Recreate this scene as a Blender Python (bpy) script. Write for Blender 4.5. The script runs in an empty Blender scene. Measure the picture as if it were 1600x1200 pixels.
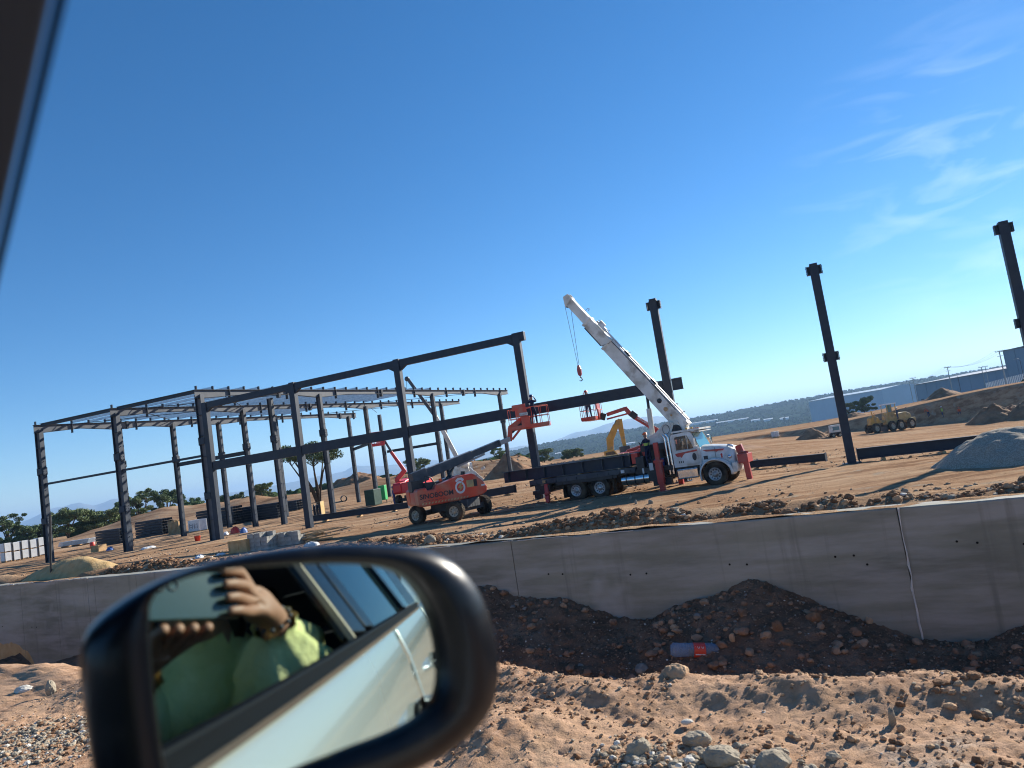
import bpy, math, random
import numpy as np
from mathutils import Vector, Matrix, Euler
R=math.radians
rnd=random.Random(7); rng=np.random.default_rng(11)
sc=bpy.context.scene; COL=sc.collection
# ------------------------------------------------------------------ camera
EYE=2.65; FPX=1135.0; ROLL=R(8.7); PITCH=R(5.6)
cd=bpy.data.cameras.new('camera'); cam=bpy.data.objects.new('camera',cd); COL.objects.link(cam); sc.camera=cam
cd.sensor_width=36; cd.lens=36*FPX/1600; cd.clip_start=0.005; cd.clip_end=40000
r0=Vector((1,0,0)); u0=Vector((0,-math.sin(PITCH),math.cos(PITCH))); f0=Vector((0,math.cos(PITCH),math.sin(PITCH)))
rx=r0*math.cos(ROLL)-u0*math.sin(ROLL); ux=r0*math.sin(ROLL)+u0*math.cos(ROLL)
cam.matrix_world=Matrix(((rx.x,ux.x,-f0.x,0),(rx.y,ux.y,-f0.y,0),(rx.z,ux.z,-f0.z,EYE),(0,0,0,1)))
cd.dof.use_dof=True; cd.dof.focus_distance=22; cd.dof.aperture_fstop=5.8
# ------------------------------------------------------------------ light
SUN_EL=R(25); SUN_AZ=math.atan2(.77,.64)     # azimuth from +Y towards +X
w=bpy.data.worlds.new('World'); sc.world=w; w.use_nodes=True
nt=w.node_tree; bg=nt.nodes['Background']; sky=nt.nodes.new('ShaderNodeTexSky'); sky.sky_type='NISHITA'
sky.sun_disc=False; sky.sun_elevation=SUN_EL; sky.sun_rotation=SUN_AZ; sky.altitude=1900; sky.air_density=1.0; sky.dust_density=0.1; sky.ozone_density=3.5
hs=nt.nodes.new('ShaderNodeHueSaturation'); hs.inputs['Saturation'].default_value=1.26; nt.links.new(sky.outputs[0],hs.inputs['Color'])
tcw=nt.nodes.new('ShaderNodeTexCoord');mpw=nt.nodes.new('ShaderNodeMapping');mpw.inputs['Scale'].default_value=(3.0,3.0,13.0);mpw.inputs['Rotation'].default_value=(.35,.5,.2)
nzw=nt.nodes.new('ShaderNodeTexNoise');nzw.inputs['Scale'].default_value=2.6;nzw.inputs['Detail'].default_value=7;nzw.inputs['Distortion'].default_value=.8;crw=nt.nodes.new('ShaderNodeValToRGB');crw.color_ramp.elements[0].position=.46;crw.color_ramp.elements[1].position=.78;crw.color_ramp.elements[1].color=(.20,.20,.20,1)
dtw=nt.nodes.new('ShaderNodeVectorMath');dtw.operation='DISTANCE';dtw.inputs[1].default_value=tuple((rx*((1500-800)/FPX)+ux*((600-275)/FPX)+f0).normalized());mrw=nt.nodes.new('ShaderNodeMapRange');mrw.inputs[1].default_value=.20;mrw.inputs[2].default_value=.04
mlw=nt.nodes.new('ShaderNodeMath');mlw.operation='MULTIPLY';mxw=nt.nodes.new('ShaderNodeMixRGB');mxw.inputs[2].default_value=(11.5,12.2,13,1)
nt.links.new(tcw.outputs['Generated'],mpw.inputs[0]);nt.links.new(mpw.outputs[0],nzw.inputs['Vector']);nt.links.new(nzw.outputs[0],crw.inputs[0]);nt.links.new(tcw.outputs['Generated'],dtw.inputs[0]);nt.links.new(dtw.outputs['Value'],mrw.inputs[0]);nt.links.new(crw.outputs[0],mlw.inputs[0]);nt.links.new(mrw.outputs[0],mlw.inputs[1]);nt.links.new(mlw.outputs[0],mxw.inputs[0]);nt.links.new(hs.outputs[0],mxw.inputs[1]);nt.links.new(mxw.outputs[0],bg.inputs[0])
bg.inputs[1].default_value=0.082
sl=bpy.data.lights.new('sun','SUN'); sun=bpy.data.objects.new('sun',sl); COL.objects.link(sun)
sl.energy=5.0; sl.angle=R(.55); sl.color=(1,.93,.82)
sd=Vector((math.sin(SUN_AZ)*math.cos(SUN_EL),math.cos(SUN_AZ)*math.cos(SUN_EL),math.sin(SUN_EL)))
sun.rotation_euler=sd.to_track_quat('Z','Y').to_euler()
sc.view_settings.view_transform='Standard'; sc.view_settings.look='None'; sc.view_settings.gamma=1; sc.view_settings.exposure=.92
sc.cycles.filter_width=1.1; sc.cycles.max_bounces=8; sc.cycles.transparent_max_bounces=12; sc.cycles.volume_bounces=0; sc.cycles.use_denoising=True
# ------------------------------------------------------------------ helpers
def ray(x,y):
    d=rx*((x-800)/FPX)+ux*((600-y)/FPX)+f0
    return d.normalized()
O=Vector((0,0,EYE))
def gp(x,y,z=0.0):
    d=ray(x,y); return O+d*((z-EYE)/d.z)
def gt(x,y):
    """the point of the real terrain seen at a pixel"""
    d=ray(x,y); t=7.0; 
    while t<4000:
        P=O+d*t
        if P.z<zg(P.x,P.y): break
        t*=1.01
    return O+d*t
def at(x,y,Y):
    d=ray(x,y); return O+d*(Y/d.y)
def tag(o,label=None,cat=None,group=None,kind=None):
    if label:o['label']=label
    if cat:o['category']=cat
    if group:o['group']=group
    if kind:o['kind']=kind
    return o
def empty(name,loc,rz=0,label=None,cat=None,group=None):
    o=bpy.data.objects.new(name,None); COL.objects.link(o); o.location=loc; o.rotation_euler=(0,0,rz); o.empty_display_size=.2
    return tag(o,label,cat,group)
def kids(o): return [c for c in bpy.data.objects if c.parent==o]
def copy_tree(o,parent=None):
    c=o.copy(); COL.objects.link(c); c.parent=parent
    if parent is None:
        for k in ('label',):
            if k in c: del c[k]
    for ch in kids(o): copy_tree(ch,c)
    return c
def frame(d,up=Vector((0,0,1))):
    d=Vector(d).normalized(); a=d.cross(up)
    if a.length<1e-3:a=d.cross(Vector((1,0,0)))
    a.normalize(); b=a.cross(d).normalized(); return a,b,d
class MB:
    def __init__(s): s.v=[];s.f=[];s.m=[];s.sm=[]
    def add(s,vs,fs,m=0,sm=False,M=None):
        k=len(s.v)
        s.v+= [tuple(M@Vector(v)) for v in vs] if M is not None else [tuple(v) for v in vs]
        s.f+=[tuple(i+k for i in f) for f in fs]; s.m+=[m]*len(fs); s.sm+=[sm]*len(fs); return s
    def box(s,x0,x1,y0,y1,z0,z1,m=0,M=None):
        return s.add([(x0,y0,z0),(x1,y0,z0),(x1,y1,z0),(x0,y1,z0),(x0,y0,z1),(x1,y0,z1),(x1,y1,z1),(x0,y1,z1)],
            [(0,3,2,1),(4,5,6,7),(0,1,5,4),(1,2,6,5),(2,3,7,6),(3,0,4,7)],m,False,M)
    def bar(s,a,b,wd,ht,m=0,up=Vector((0,0,1)),w2=None,h2=None):
        a=Vector(a);b=Vector(b);p,q,_=frame(b-a,up);w2=wd if w2 is None else w2;h2=ht if h2 is None else h2
        vs=[]
        for P,ww,hh in((a,wd,ht),(b,w2,h2)):
            for i,j in((-1,-1),(1,-1),(1,1),(-1,1)): vs.append(P+p*(i*ww/2)+q*(j*hh/2))
        return s.add(vs,[(0,1,2,3),(7,6,5,4),(0,4,5,1),(1,5,6,2),(2,6,7,3),(3,7,4,0)],m)
    def ibeam(s,a,b,wd,ht,tf=.02,m=0,up=Vector((0,0,1))):
        a=Vector(a);b=Vector(b);p,q,_=frame(b-a,up)
        s.bar(a+q*(ht/2-tf/2),b+q*(ht/2-tf/2),wd,tf,m,up); s.bar(a-q*(ht/2-tf/2),b-q*(ht/2-tf/2),wd,tf,m,up)
        s.bar(a,b,tf*.8,ht-2*tf,m,up); return s
    def tube(s,pts,r,n=8,m=0,caps=True,sm=True):
        pts=[Vector(p) for p in pts]; rr=r if isinstance(r,(list,tuple)) else [r]*len(pts); vs=[];fs=[]
        a=None
        for i,P in enumerate(pts):
            d=(pts[min(i+1,len(pts)-1)]-pts[max(i-1,0)])
            if d.length<1e-9:d=Vector((0,0,1))
            d.normalize()
            if a is None: a,b,_=frame(d)
            else:
                a=(a-d*a.dot(d)); 
                if a.length<1e-6:a=frame(d)[0]
                a.normalize()
            b=d.cross(a)
            for k in range(n):
                t=2*math.pi*k/n; vs.append(P+(a*math.cos(t)+b*math.sin(t))*rr[i])
        for i in range(len(pts)-1):
            for k in range(n):
                fs.append((i*n+k,i*n+(k+1)%n,(i+1)*n+(k+1)%n,(i+1)*n+k))
        s.add(vs,fs,m,sm)
        if caps:
            s.add(vs[:n],[tuple(range(n))[::-1]],m); s.add(vs[-n:],[tuple(range(n))],m)
        return s
    def lathe(s,prof,c,axis,n=24,m=0,sm=True):
        """prof: (radius, offset along axis)"""
        c=Vector(c);a,b,d=frame(axis);vs=[];fs=[]
        for r_,h in prof:
            for k in range(n):
                t=2*math.pi*k/n; vs.append(c+d*h+(a*math.cos(t)+b*math.sin(t))*r_)
        for i in range(len(prof)-1):
            for k in range(n): fs.append((i*n+k,i*n+(k+1)%n,(i+1)*n+(k+1)%n,(i+1)*n+k))
        return s.add(vs,fs,m,sm)
    def prism(s,poly,y0,y1,m=0,ax='y',M=None,y0s=None):
        """poly in (x,z) extruded along y (ax y) or (x,y) along z"""
        n=len(poly);vs=[]
        for y in(y0,y1):
            for a,b in poly: vs.append((a,y,b) if ax=='y' else ((a,b,y) if ax=='z' else (y,a,b)))
        fs=[tuple(range(n)),tuple(range(2*n-1,n-1,-1))]+[(i,i+n,(i+1)%n+n,(i+1)%n) for i in range(n)]
        return s.add(vs,fs,m,False,M)
    def ball(s,c,r,m=0,n=10,M=None):
        r=r if isinstance(r,(tuple,list)) else (r,r,r);vs=[];fs=[]
        for i in range(n+1):
            t=math.pi*i/n
            for k in range(n*2):
                p=math.pi*k/n; vs.append((c[0]+r[0]*math.sin(t)*math.cos(p),c[1]+r[1]*math.sin(t)*math.sin(p),c[2]+r[2]*math.cos(t)))
        for i in range(n):
            for k in range(n*2): fs.append((i*2*n+k,(i+1)*2*n+k,(i+1)*2*n+(k+1)%(2*n),i*2*n+(k+1)%(2*n)))
        return s.add(vs,fs,m,True,M)
    def build(s,name,mats,parent=None,bevel=0,fix=True):
        me=bpy.data.meshes.new(name); me.from_pydata(s.v,[],s.f)
        if not isinstance(mats,(list,tuple)): mats=[mats]
        for m in mats: me.materials.append(m)
        me.polygons.foreach_set('material_index',s.m); me.polygons.foreach_set('use_smooth',s.sm); me.update()
        if fix:
            import bmesh
            bm=bmesh.new(); bm.from_mesh(me); bmesh.ops.recalc_face_normals(bm,faces=bm.faces); bm.to_mesh(me); bm.free()
        o=bpy.data.objects.new(name,me); COL.objects.link(o)
        if parent is not None:o.parent=parent
        if bevel:
            b=o.modifiers.new('b','BEVEL'); b.width=bevel; b.segments=2; b.limit_method='ANGLE'; b.angle_limit=R(40)
        return o
def npmesh(name,V,F,mats,smooth=True,parent=None,mi=None):
    V=np.asarray(V,np.float32);F=np.asarray(F,np.int32);me=bpy.data.meshes.new(name);k=F.shape[1]
    me.vertices.add(len(V));me.vertices.foreach_set('co',V.ravel());me.loops.add(F.size);me.loops.foreach_set('vertex_index',F.ravel())
    me.polygons.add(len(F));me.polygons.foreach_set('loop_start',np.arange(0,F.size,k,dtype=np.int32))
    if not isinstance(mats,(list,tuple)):mats=[mats]
    for m in mats:me.materials.append(m)
    if mi is not None: me.polygons.foreach_set('material_index',np.asarray(mi,np.int32))
    me.polygons.foreach_set('use_smooth',[smooth]*len(F)); me.update(calc_edges=True); me.validate()
    o=bpy.data.objects.new(name,me);COL.objects.link(o);o.parent=parent;return o
# numpy value noise
_T=rng.random((256,256))
def vn(x,y):
    xi=np.floor(x).astype(np.int64);yi=np.floor(y).astype(np.int64);fx=x-xi;fy=y-yi;fx=fx*fx*(3-2*fx);fy=fy*fy*(3-2*fy)
    g=lambda a,b:_T[a&255,b&255]
    return (g(xi,yi)*(1-fx)+g(xi+1,yi)*fx)*(1-fy)+(g(xi,yi+1)*(1-fx)+g(xi+1,yi+1)*fx)*fy
def fbm(x,y,o=4,s=1.0,g=.5):
    x=np.asarray(x,float)*s;y=np.asarray(y,float)*s;a=1;t=0;n=0
    for i in range(o):
        t=t+a*vn(x+17.3*i,y+9.1*i);n+=a;a*=g;x=x*2.03;y=y*2.03
    return t/n
def ss(a,b,x):
    t=np.clip((np.asarray(x,float)-a)/(b-a),0,1);return t*t*(3-2*t)
# ------------------------------------------------------------------ materials
def lin(c):
    if isinstance(c,str): c=tuple(int(c[i:i+2],16)/255 for i in(0,2,4)); c=tuple(((x+.055)/1.055)**2.4 if x>.04 else x/12.92 for x in c)
    return (*c[:3],1)
def mat(name,c1,c2=None,scale=3,rough=.6,metal=0,bump=0,bscale=None,detail=6,coord='Object',stretch=None,contrast=(.35,.65),spec=None,coat=0,c3=None,s3=.6):
    m=bpy.data.materials.new(name);m.use_nodes=True;n=m.node_tree.nodes;l=m.node_tree.links;b=n['Principled BSDF']
    b.inputs['Roughness'].default_value=rough;b.inputs['Metallic'].default_value=metal
    if spec is None and rough>=.85: spec=.12
    if spec is not None:b.inputs['Specular IOR Level'].default_value=spec
    if coat:b.inputs['Coat Weight'].default_value=coat;b.inputs['Coat Roughness'].default_value=.05
    b.inputs['Base Color'].default_value=lin(c1)
    if c2 is None and not bump: return m
    if coord=='World': src=n.new('ShaderNodeNewGeometry').outputs['Position']
    else: src=n.new('ShaderNodeTexCoord').outputs[coord]
    if stretch:
        mp=n.new('ShaderNodeMapping');mp.inputs['Scale'].default_value=stretch[:3]
        if len(stretch)>3: mp.inputs['Rotation'].default_value=(0,0,stretch[3])
        l.new(src,mp.inputs[0]);src2=mp.outputs[0]
    else:src2=src
    if c2 is not None:
        t=n.new('ShaderNodeTexNoise');t.inputs['Scale'].default_value=scale;t.inputs['Detail'].default_value=detail;l.new(src2,t.inputs['Vector'])
        r=n.new('ShaderNodeValToRGB');r.color_ramp.elements[0].position=contrast[0];r.color_ramp.elements[1].position=contrast[1]
        r.color_ramp.elements[0].color=lin(c1);r.color_ramp.elements[1].color=lin(c2);l.new(t.outputs[0],r.inputs[0]);cur=r.outputs[0]
        if c3 is not None:
            t3=n.new('ShaderNodeTexNoise');t3.inputs['Scale'].default_value=scale*s3;t3.inputs['Detail'].default_value=5;l.new(src,t3.inputs['Vector'])
            r3=n.new('ShaderNodeValToRGB');r3.color_ramp.elements[0].position=.5;r3.color_ramp.elements[1].position=.66;l.new(t3.outputs[0],r3.inputs[0])
            mx=n.new('ShaderNodeMixRGB');mx.inputs[2].default_value=lin(c3);l.new(r3.outputs[0],mx.inputs[0]);l.new(cur,mx.inputs[1]);cur=mx.outputs[0]
        l.new(cur,b.inputs['Base Color'])
        rr=n.new('ShaderNodeMapRange');rr.inputs[3].default_value=max(0,rough-.12);rr.inputs[4].default_value=min(1,rough+.12);l.new(t.outputs[0],rr.inputs[0]);l.new(rr.outputs[0],b.inputs['Roughness'])
    if bump:
        t2=n.new('ShaderNodeTexNoise');t2.inputs['Scale'].default_value=bscale or scale*4;t2.inputs['Detail'].default_value=6;l.new(src,t2.inputs['Vector'])
        bp=n.new('ShaderNodeBump');bp.inputs['Strength'].default_value=min(1,bump);bp.inputs['Distance'].default_value=.02*max(1,bump);l.new(t2.outputs[0],bp.inputs['Height']);l.new(bp.outputs[0],b.inputs['Normal'])
    return m
M={}
M['steel']=mat('primer_steel',(.015,.024,.040),(.024,.036,.057),2.2,.5,0,.15,30,c3=(.028,.035,.045),s3=.5,spec=.3)
M['steel_dusty']=mat('dusty_steel',(.03,.037,.05),(.08,.085,.09),1.5,.6,0,.1,20)
M['web']=mat('dusty_web',(.07,.08,.095),(.12,.13,.145),1.4,.6)
M['galv']=mat('galvanised',(.40,.44,.48),(.55,.59,.62),4,.35,.6)
M['whitep']=mat('white_paint',(.60,.59,.54),(.80,.80,.78),2.2,.38,0,.05,20,c3=(.48,.43,.36),s3=.8,coat=.2)
M['creamp']=mat('crane_white',(.62,.60,.52),(.78,.77,.71),1.6,.45,0,.05,20,c3=(.42,.38,.31),s3=1.1)
M['redp']=mat('red_paint',(.42,.030,.022),(.55,.05,.035),2,.45,0,0,coat=.15,c3=(.35,.09,.07),s3=.7)
M['orangep']=mat('orange_paint',(.58,.045,.016),(.70,.075,.026),1.3,.42,0,.04,15,coat=.2,c3=(.50,.16,.09),s3=.8)
M['yellowp']=mat('yellow_paint',(.55,.26,.03),(.68,.36,.06),2,.5,0,0,c3=(.38,.24,.10),s3=.9)
M['yellowd']=mat('dusty_yellow',(.45,.30,.10),(.55,.40,.17),2,.65,0,0,c3=(.33,.26,.15),s3=.9)
M['black']=mat('black_metal',(.012,.013,.015),(.035,.035,.035),3,.5)
M['tyre']=mat('tyre_rubber',(.016,.015,.014),(.10,.075,.05),3,.85,0,.3,20)
M['chrome']=mat('chrome',(.75,.76,.78),(.55,.55,.56),4,.18,1)
M['rim']=mat('rim_metal',(.50,.50,.50),(.30,.28,.26),8,.4,.6)
M['rimy']=mat('pale_rim',(.50,.44,.32),(.38,.32,.24),6,.6)
M['winglass']=mat('dark_window',(.03,.05,.06),None,rough=.08,spec=.9);M['winglass'].node_tree.nodes['Principled BSDF'].inputs['Alpha'].default_value=.45
M['tealglass']=mat('tinted_windscreen',(.05,.20,.24),None,rough=.1,spec=.9)
M['wood']=mat('timber',(.42,.25,.11),(.58,.38,.19),3,.75,0,.2,30,stretch=(1,8,8))
M['ply']=mat('plywood',(.48,.30,.12),(.60,.40,.19),4,.7)
M['block']=mat('concrete_block',(.30,.29,.26),(.42,.41,.37),6,.9,0,.4,50)
M['bluep']=mat('blue_tarp',(.03,.10,.32),(.08,.18,.42),4,.5)
M['greenp']=mat('green_paint',(.010,.045,.030),(.018,.065,.042),3,.5)
M['greenb']=mat('bright_green',(.03,.42,.12),(.04,.35,.10),3,.5)
M['whiteb']=mat('white_wrap',(.72,.74,.74),(.60,.62,.62),3,.5)
M['redc']=mat('red_plastic',(.55,.03,.02),(.60,.06,.03),3,.4)
M['skin']=mat('skin',(.30,.15,.09),(.36,.19,.12),8,.55)
M['hair']=mat('hair',(.012,.009,.007),(.03,.02,.015),20,.6)
M['navy']=mat('navy_cloth',(.012,.018,.045),(.025,.035,.07),8,.9)
M['bluecl']=mat('blue_cloth',(.04,.06,.20),(.07,.10,.28),8,.9)
M['jeans']=mat('jeans',(.03,.05,.11),(.06,.09,.16),8,.9)
M['orangecl']=mat('orange_cloth',(.75,.13,.03),(.65,.10,.03),8,.8)
M['limecl']=mat('lime_cloth',(.45,.60,.10),(.38,.5,.09),8,.8)
M['tancl']=mat('tan_cloth',(.35,.28,.18),(.28,.22,.14),8,.9)
M['helm_w']=mat('white_helmet',(.8,.8,.78),None,rough=.3)
M['helm_o']=mat('orange_helmet',(.75,.12,.02),None,rough=.35)
M['helm_b']=mat('blue_helmet',(.02,.03,.12),None,rough=.35)
M['helm_r']=mat('red_helmet',(.6,.04,.03),None,rough=.35)
# ------------------------------------------------------------------ the ground
WD=Vector((.875,-.484,0)); WN=Vector((.484,.875,0)); WP=7.57; WTOP=1.65   # wall direction, normal, distance
def sp(x,y): return x*WD.x+y*WD.y, x*WN.x+y*WN.y-WP
def xy(s,p): return s*WD.x+(p+WP)*WN.x, s*WD.y+(p+WP)*WN.y
CREST=1.2
_cont=[(0,1040),(21,1022),(44,1024),(61,1050),(77,1058),(93,1040),(117,1024),(300,985),(520,950),(760,915),(812,938),(881,938),(933,957),(986,970),(1022,965),(1054,944),(1117,931),(1175,908),(1232,925),(1285,946),(1348,970),(1416,996),(1495,1001),(1547,994),(1600,973)]
_cs=[];_cz=[]
for _x,_y in _cont:
    _d=ray(_x,_y);_t=WP/(_d.x*WN.x+_d.y*WN.y);_P=O+_d*_t
    _cs.append(sp(_P.x,_P.y)[0]);_cz.append(_P.z)
_cs=np.array([-60,_cs[0]-4]+_cs+[_cs[-1]+3,40]);_cz=np.array([.8,.8]+_cz+[.6,.6])
def near_z(s,p):
    """roadside, trench and the spoil bank against the wall (p<0)"""
    s=np.asarray(s,float);p=np.asarray(p,float)
    pc=-3.42+.34*(fbm(s+31,p*0,3,1.1)-.5)*2-.12*ss(-2,-7,s)
    lip=.05*fbm(s,p,3,3.0)+.07*np.exp(-((p-pc+.15)/.22)**2)*fbm(s+5,p,3,2.2)*2
    road=CREST+lip-.02+.05*(fbm(s+3,p+8,4,1.3)-.5)
    # lumpy heap beside the mirror
    hx,hy=_heap; d2=((s-hx)/.34)**2+((p-hy)/.3)**2
    road=road+.10*np.exp(-d2)*(.7+.6*fbm(s,p,4,7))
    zc=np.interp(s,_cs,_cz)+.05*(fbm(s,p*0+4,4,3)-.5)
    zt=np.minimum(zc-.05,.34)
    bank=zt+(zc-zt)*ss(-2.0,0.3,p)/float(ss(-2.0,.3,0))+.10*(fbm(s,p,5,2.2)-.5)
    k=ss(0,.95,p-pc)
    fine=.034*(fbm(s,p,4,14,.6)-.5)+.022*(fbm(s+9,p,3,45,.6)-.5)
    return road*(1-k)+bank*k+fine*(1+.9*k)
_h=gp(815,1140,1.25);_heap=sp(_h.x,_h.y)
def far_z(x,y,s,p):
    r=np.hypot(x,y); az=np.arctan2(x,np.maximum(y,.1))
    z=1.5*(1-ss(0,17,p))+.0
    z=z+(.16+.20*fbm(s,p,3,1.5))*np.exp(-((p-.75)/.42)**2)*np.clip(.2+1.3*fbm(s+40,p*0,2,.55),0,1.2)*ss(.1,.5,p)
    z=z+(1-ss(.22,.34,p))*(.155+.06*(fbm(s,p*2,4,1.6)-.56)-.03*(np.abs(s+12)<2))
    z=z+.10*(fbm(s,p,4,.55)-.5)*ss(.2,.5,p)+.07*(fbm(s,p,4,2.6)-.5)*(r<90)
    z=z+.10*np.abs(fbm(s*.16,p*1.3,3,1.)-.5)*2*ss(3,8,p)*(1-ss(60,90,p))
    wr=ss(.10,.60,az)*(1-ss(1.0,1.3,az))
    dc=130.
    pit=np.minimum(.036*np.maximum(0,r-31),2.9)*wr*(1-ss(dc,dc+2.2,p))
    z=z-pit
    z=z+(-.4+2.3*ss(.36,.62,az))*ss(.1,.3,az)*ss(dc,dc+2.2,p)*(1-ss(1.0,1.3,az))-1.3*np.exp(-(((x-11)/9)**2+((y-76)/9)**2))
    # spoil berms behind the pad
    wl=ss(-.60,-.46,az)*(1-ss(-.02,.06,az)); yb=112+14*(fbm(x,y*0,2,.02)-.5)
    z=z+wl*np.exp(-((y-yb)/6.)**2)*(.7+2.4*fbm(x,y,4,.14)+.8*(fbm(x,y,4,.7)-.5))+wl*.5*fbm(x,y,4,.3)*ss(88,100,y)*(1-ss(130,150,y))
    z=z-24*ss(190,620,r)
    h=ss(1300,2500,r)*(54+9*(fbm(az*9,az*0,3,1.)-.5)+ 14*ss(.05,.5,az))*ss(-.2,.06,az)
    z=z+h+ss(300,500,r)*5*(fbm(x,y,3,.004)-.5)-ss(2700,4500,r)*70
    return z
def zg(x,y):
    s,p=sp(np.asarray(x,float),np.asarray(y,float))
    if np.ndim(s)==0: return float(far_z(x,y,s,p)) if p>0 else float(near_z(s,p))
    return np.where(p>0,far_z(x,y,s,p),near_z(s,np.minimum(p,0)))
def grow(a,d0,g,lim):
    out=[a];d=d0
    while out[-1]<lim: out.append(out[-1]+d);d*=g
    return out
def grid(S,P,fn,name,m,**k):
    S=np.array(S);P=np.array(P);s,p=np.meshgrid(S,P);x=s*WD.x+(p+WP)*WN.x;y=s*WD.y+(p+WP)*WN.y;z=fn(x,y,s,p)
    V=np.stack([x,y,z],-1).reshape(-1,3);a,b=len(P),len(S);i=np.arange(a*b).reshape(a,b)
    F=np.stack([i[:-1,:-1],i[:-1,1:],i[1:,1:],i[1:,:-1]],-1).reshape(-1,4)
    return npmesh(name,V,F,m,**k)
def ground_mat(name,near):
    m=bpy.data.materials.new(name);m.use_nodes=True;n=m.node_tree.nodes;l=m.node_tree.links;b=n['Principled BSDF'];b.inputs['Roughness'].default_value=.95;b.inputs['Specular IOR Level'].default_value=.15
    g=n.new('ShaderNodeNewGeometry').outputs['Position']
    def noise(sc_,det=6,vec=g,ro=.55):
        t=n.new('ShaderNodeTexNoise');t.inputs['Scale'].default_value=sc_;t.inputs['Detail'].default_value=det;t.inputs['Roughness'].default_value=ro;l.new(vec,t.inputs['Vector']);return t.outputs[0]
    def ramp(src,stops):
        r=n.new('ShaderNodeValToRGB');e=r.color_ramp.elements
        while len(e)<len(stops):e.new(.5)
        for q,(p_,c_) in zip(e,stops):q.position=p_;q.color=lin(c_)
        l.new(src,r.inputs[0]);return r.outputs[0]
    def mix(f,a,c,bt='MIX'):
        x=n.new('ShaderNodeMixRGB');x.blend_type=bt
        for i,v in((0,f),(1,a),(2,c)):
            if isinstance(v,(int,float)):x.inputs[i].default_value=v
            elif isinstance(v,tuple):x.inputs[i].default_value=lin(v)
            else:l.new(v,x.inputs[i])
        return x.outputs[0]
    if near:
        base=ramp(noise(1.1),[(.32,(.27,.140,.080)),(.5,(.39,.238,.142)),(.68,(.48,.325,.21))])
        base=mix(ramp(noise(14,8),[(.42,(0,0,0)),(.62,(1,1,1))]),base,(.50,.315,.20))
        gr=ramp(noise(.55,5),[(.60,(0,0,0)),(.68,(1,1,1))]);base=mix(gr,base,ramp(noise(30),[(.4,(.30,.27,.23)),(.6,(.50,.47,.41))]))
        bs=60
    else:
        mp=n.new('ShaderNodeMapping');mp.inputs['Rotation'].default_value=(0,0,math.atan2(.484,.875));mp.inputs['Scale'].default_value=(.10,1.0,1);l.new(g,mp.inputs[0]);sv=mp.outputs[0]
        base=ramp(noise(.12,7),[(.36,(.26,.150,.088)),(.5,(.37,.232,.145)),(.64,(.46,.32,.21))])
        st=ramp(noise(1.3,7,sv,.65),[(.40,(.15,.08,.045)),(.50,(.38,.235,.135)),(.62,(.54,.38,.235))]);base=mix(.5,base,st)
        base=mix(ramp(noise(.9,6),[(.60,(0,0,0)),(.70,(1,1,1))]),base,(.36,.30,.225))
        base=mix(ramp(noise(3.5,8,g,.7),[(.30,(1,1,1)),(.42,(0,0,0))]),base,(.20,.12,.075))
        ln=n.new('ShaderNodeVectorMath');ln.operation='LENGTH';l.new(g,ln.inputs[0])
        mr=n.new('ShaderNodeMapRange');mr.inputs[1].default_value=165;mr.inputs[2].default_value=330;l.new(ln.outputs['Value'],mr.inputs[0])
        veg=ramp(noise(.012,8,g,.7),[(.40,(.016,.030,.014)),(.62,(.026,.044,.020)),(.78,(.04,.05,.026)),(.88,(.12,.10,.07))])
        base=mix(mr.outputs[0],base,veg); bs=14
    l.new(base,b.inputs['Base Color'])
    t=noise(bs,8,g,.7);bp=n.new('ShaderNodeBump');bp.inputs['Strength'].default_value=.9;bp.inputs['Distance'].default_value=.012 if near else .07;l.new(t,bp.inputs['Height']);l.new(bp.outputs[0],b.inputs['Normal'])
    return m
MGN=ground_mat('roadside_earth',True);MGF=ground_mat('site_earth',False);MGF.node_tree.nodes['Principled BSDF'].inputs['Specular IOR Level'].default_value=0
S=sorted(set([-x for x in grow(6.5,.03,1.06,60)]+list(np.arange(-6.5,4.6,.0165))+grow(4.6,.03,1.06,40)))
P=sorted(set([-x for x in grow(4.6,.04,1.1,120)]+list(np.arange(-4.6,.05,.0165))))
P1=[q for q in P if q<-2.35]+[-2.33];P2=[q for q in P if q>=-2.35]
tag(grid(S,P1,lambda x,y,s,p:near_z(s,p),'roadside_ground',MGN),kind='structure')
tag(grid(S,[-2.345]+P2,lambda x,y,s,p:near_z(s,p)-.002,'trench_bank',mat('bank_earth',(.14,.088,.058),(.26,.165,.108),3.0,.95,0,1.0,90,coord='World',c3=(.15,.095,.06),s3=2.5)),kind='structure')  # bank soil colour set darker than the roadside soil
S=sorted(set([-x for x in grow(0,.07,1.017,11000)]+grow(0,.07,1.017,9000)))
P=sorted([.02,.1]+[q for q in grow(.16,.05,1.0185,14000) if not 129<q<133.5]+list(np.arange(129.2,133.5,.35)))
tag(grid(S,P,lambda x,y,s,p:far_z(x,y,s,p),'ground',MGF),kind='structure')
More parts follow.
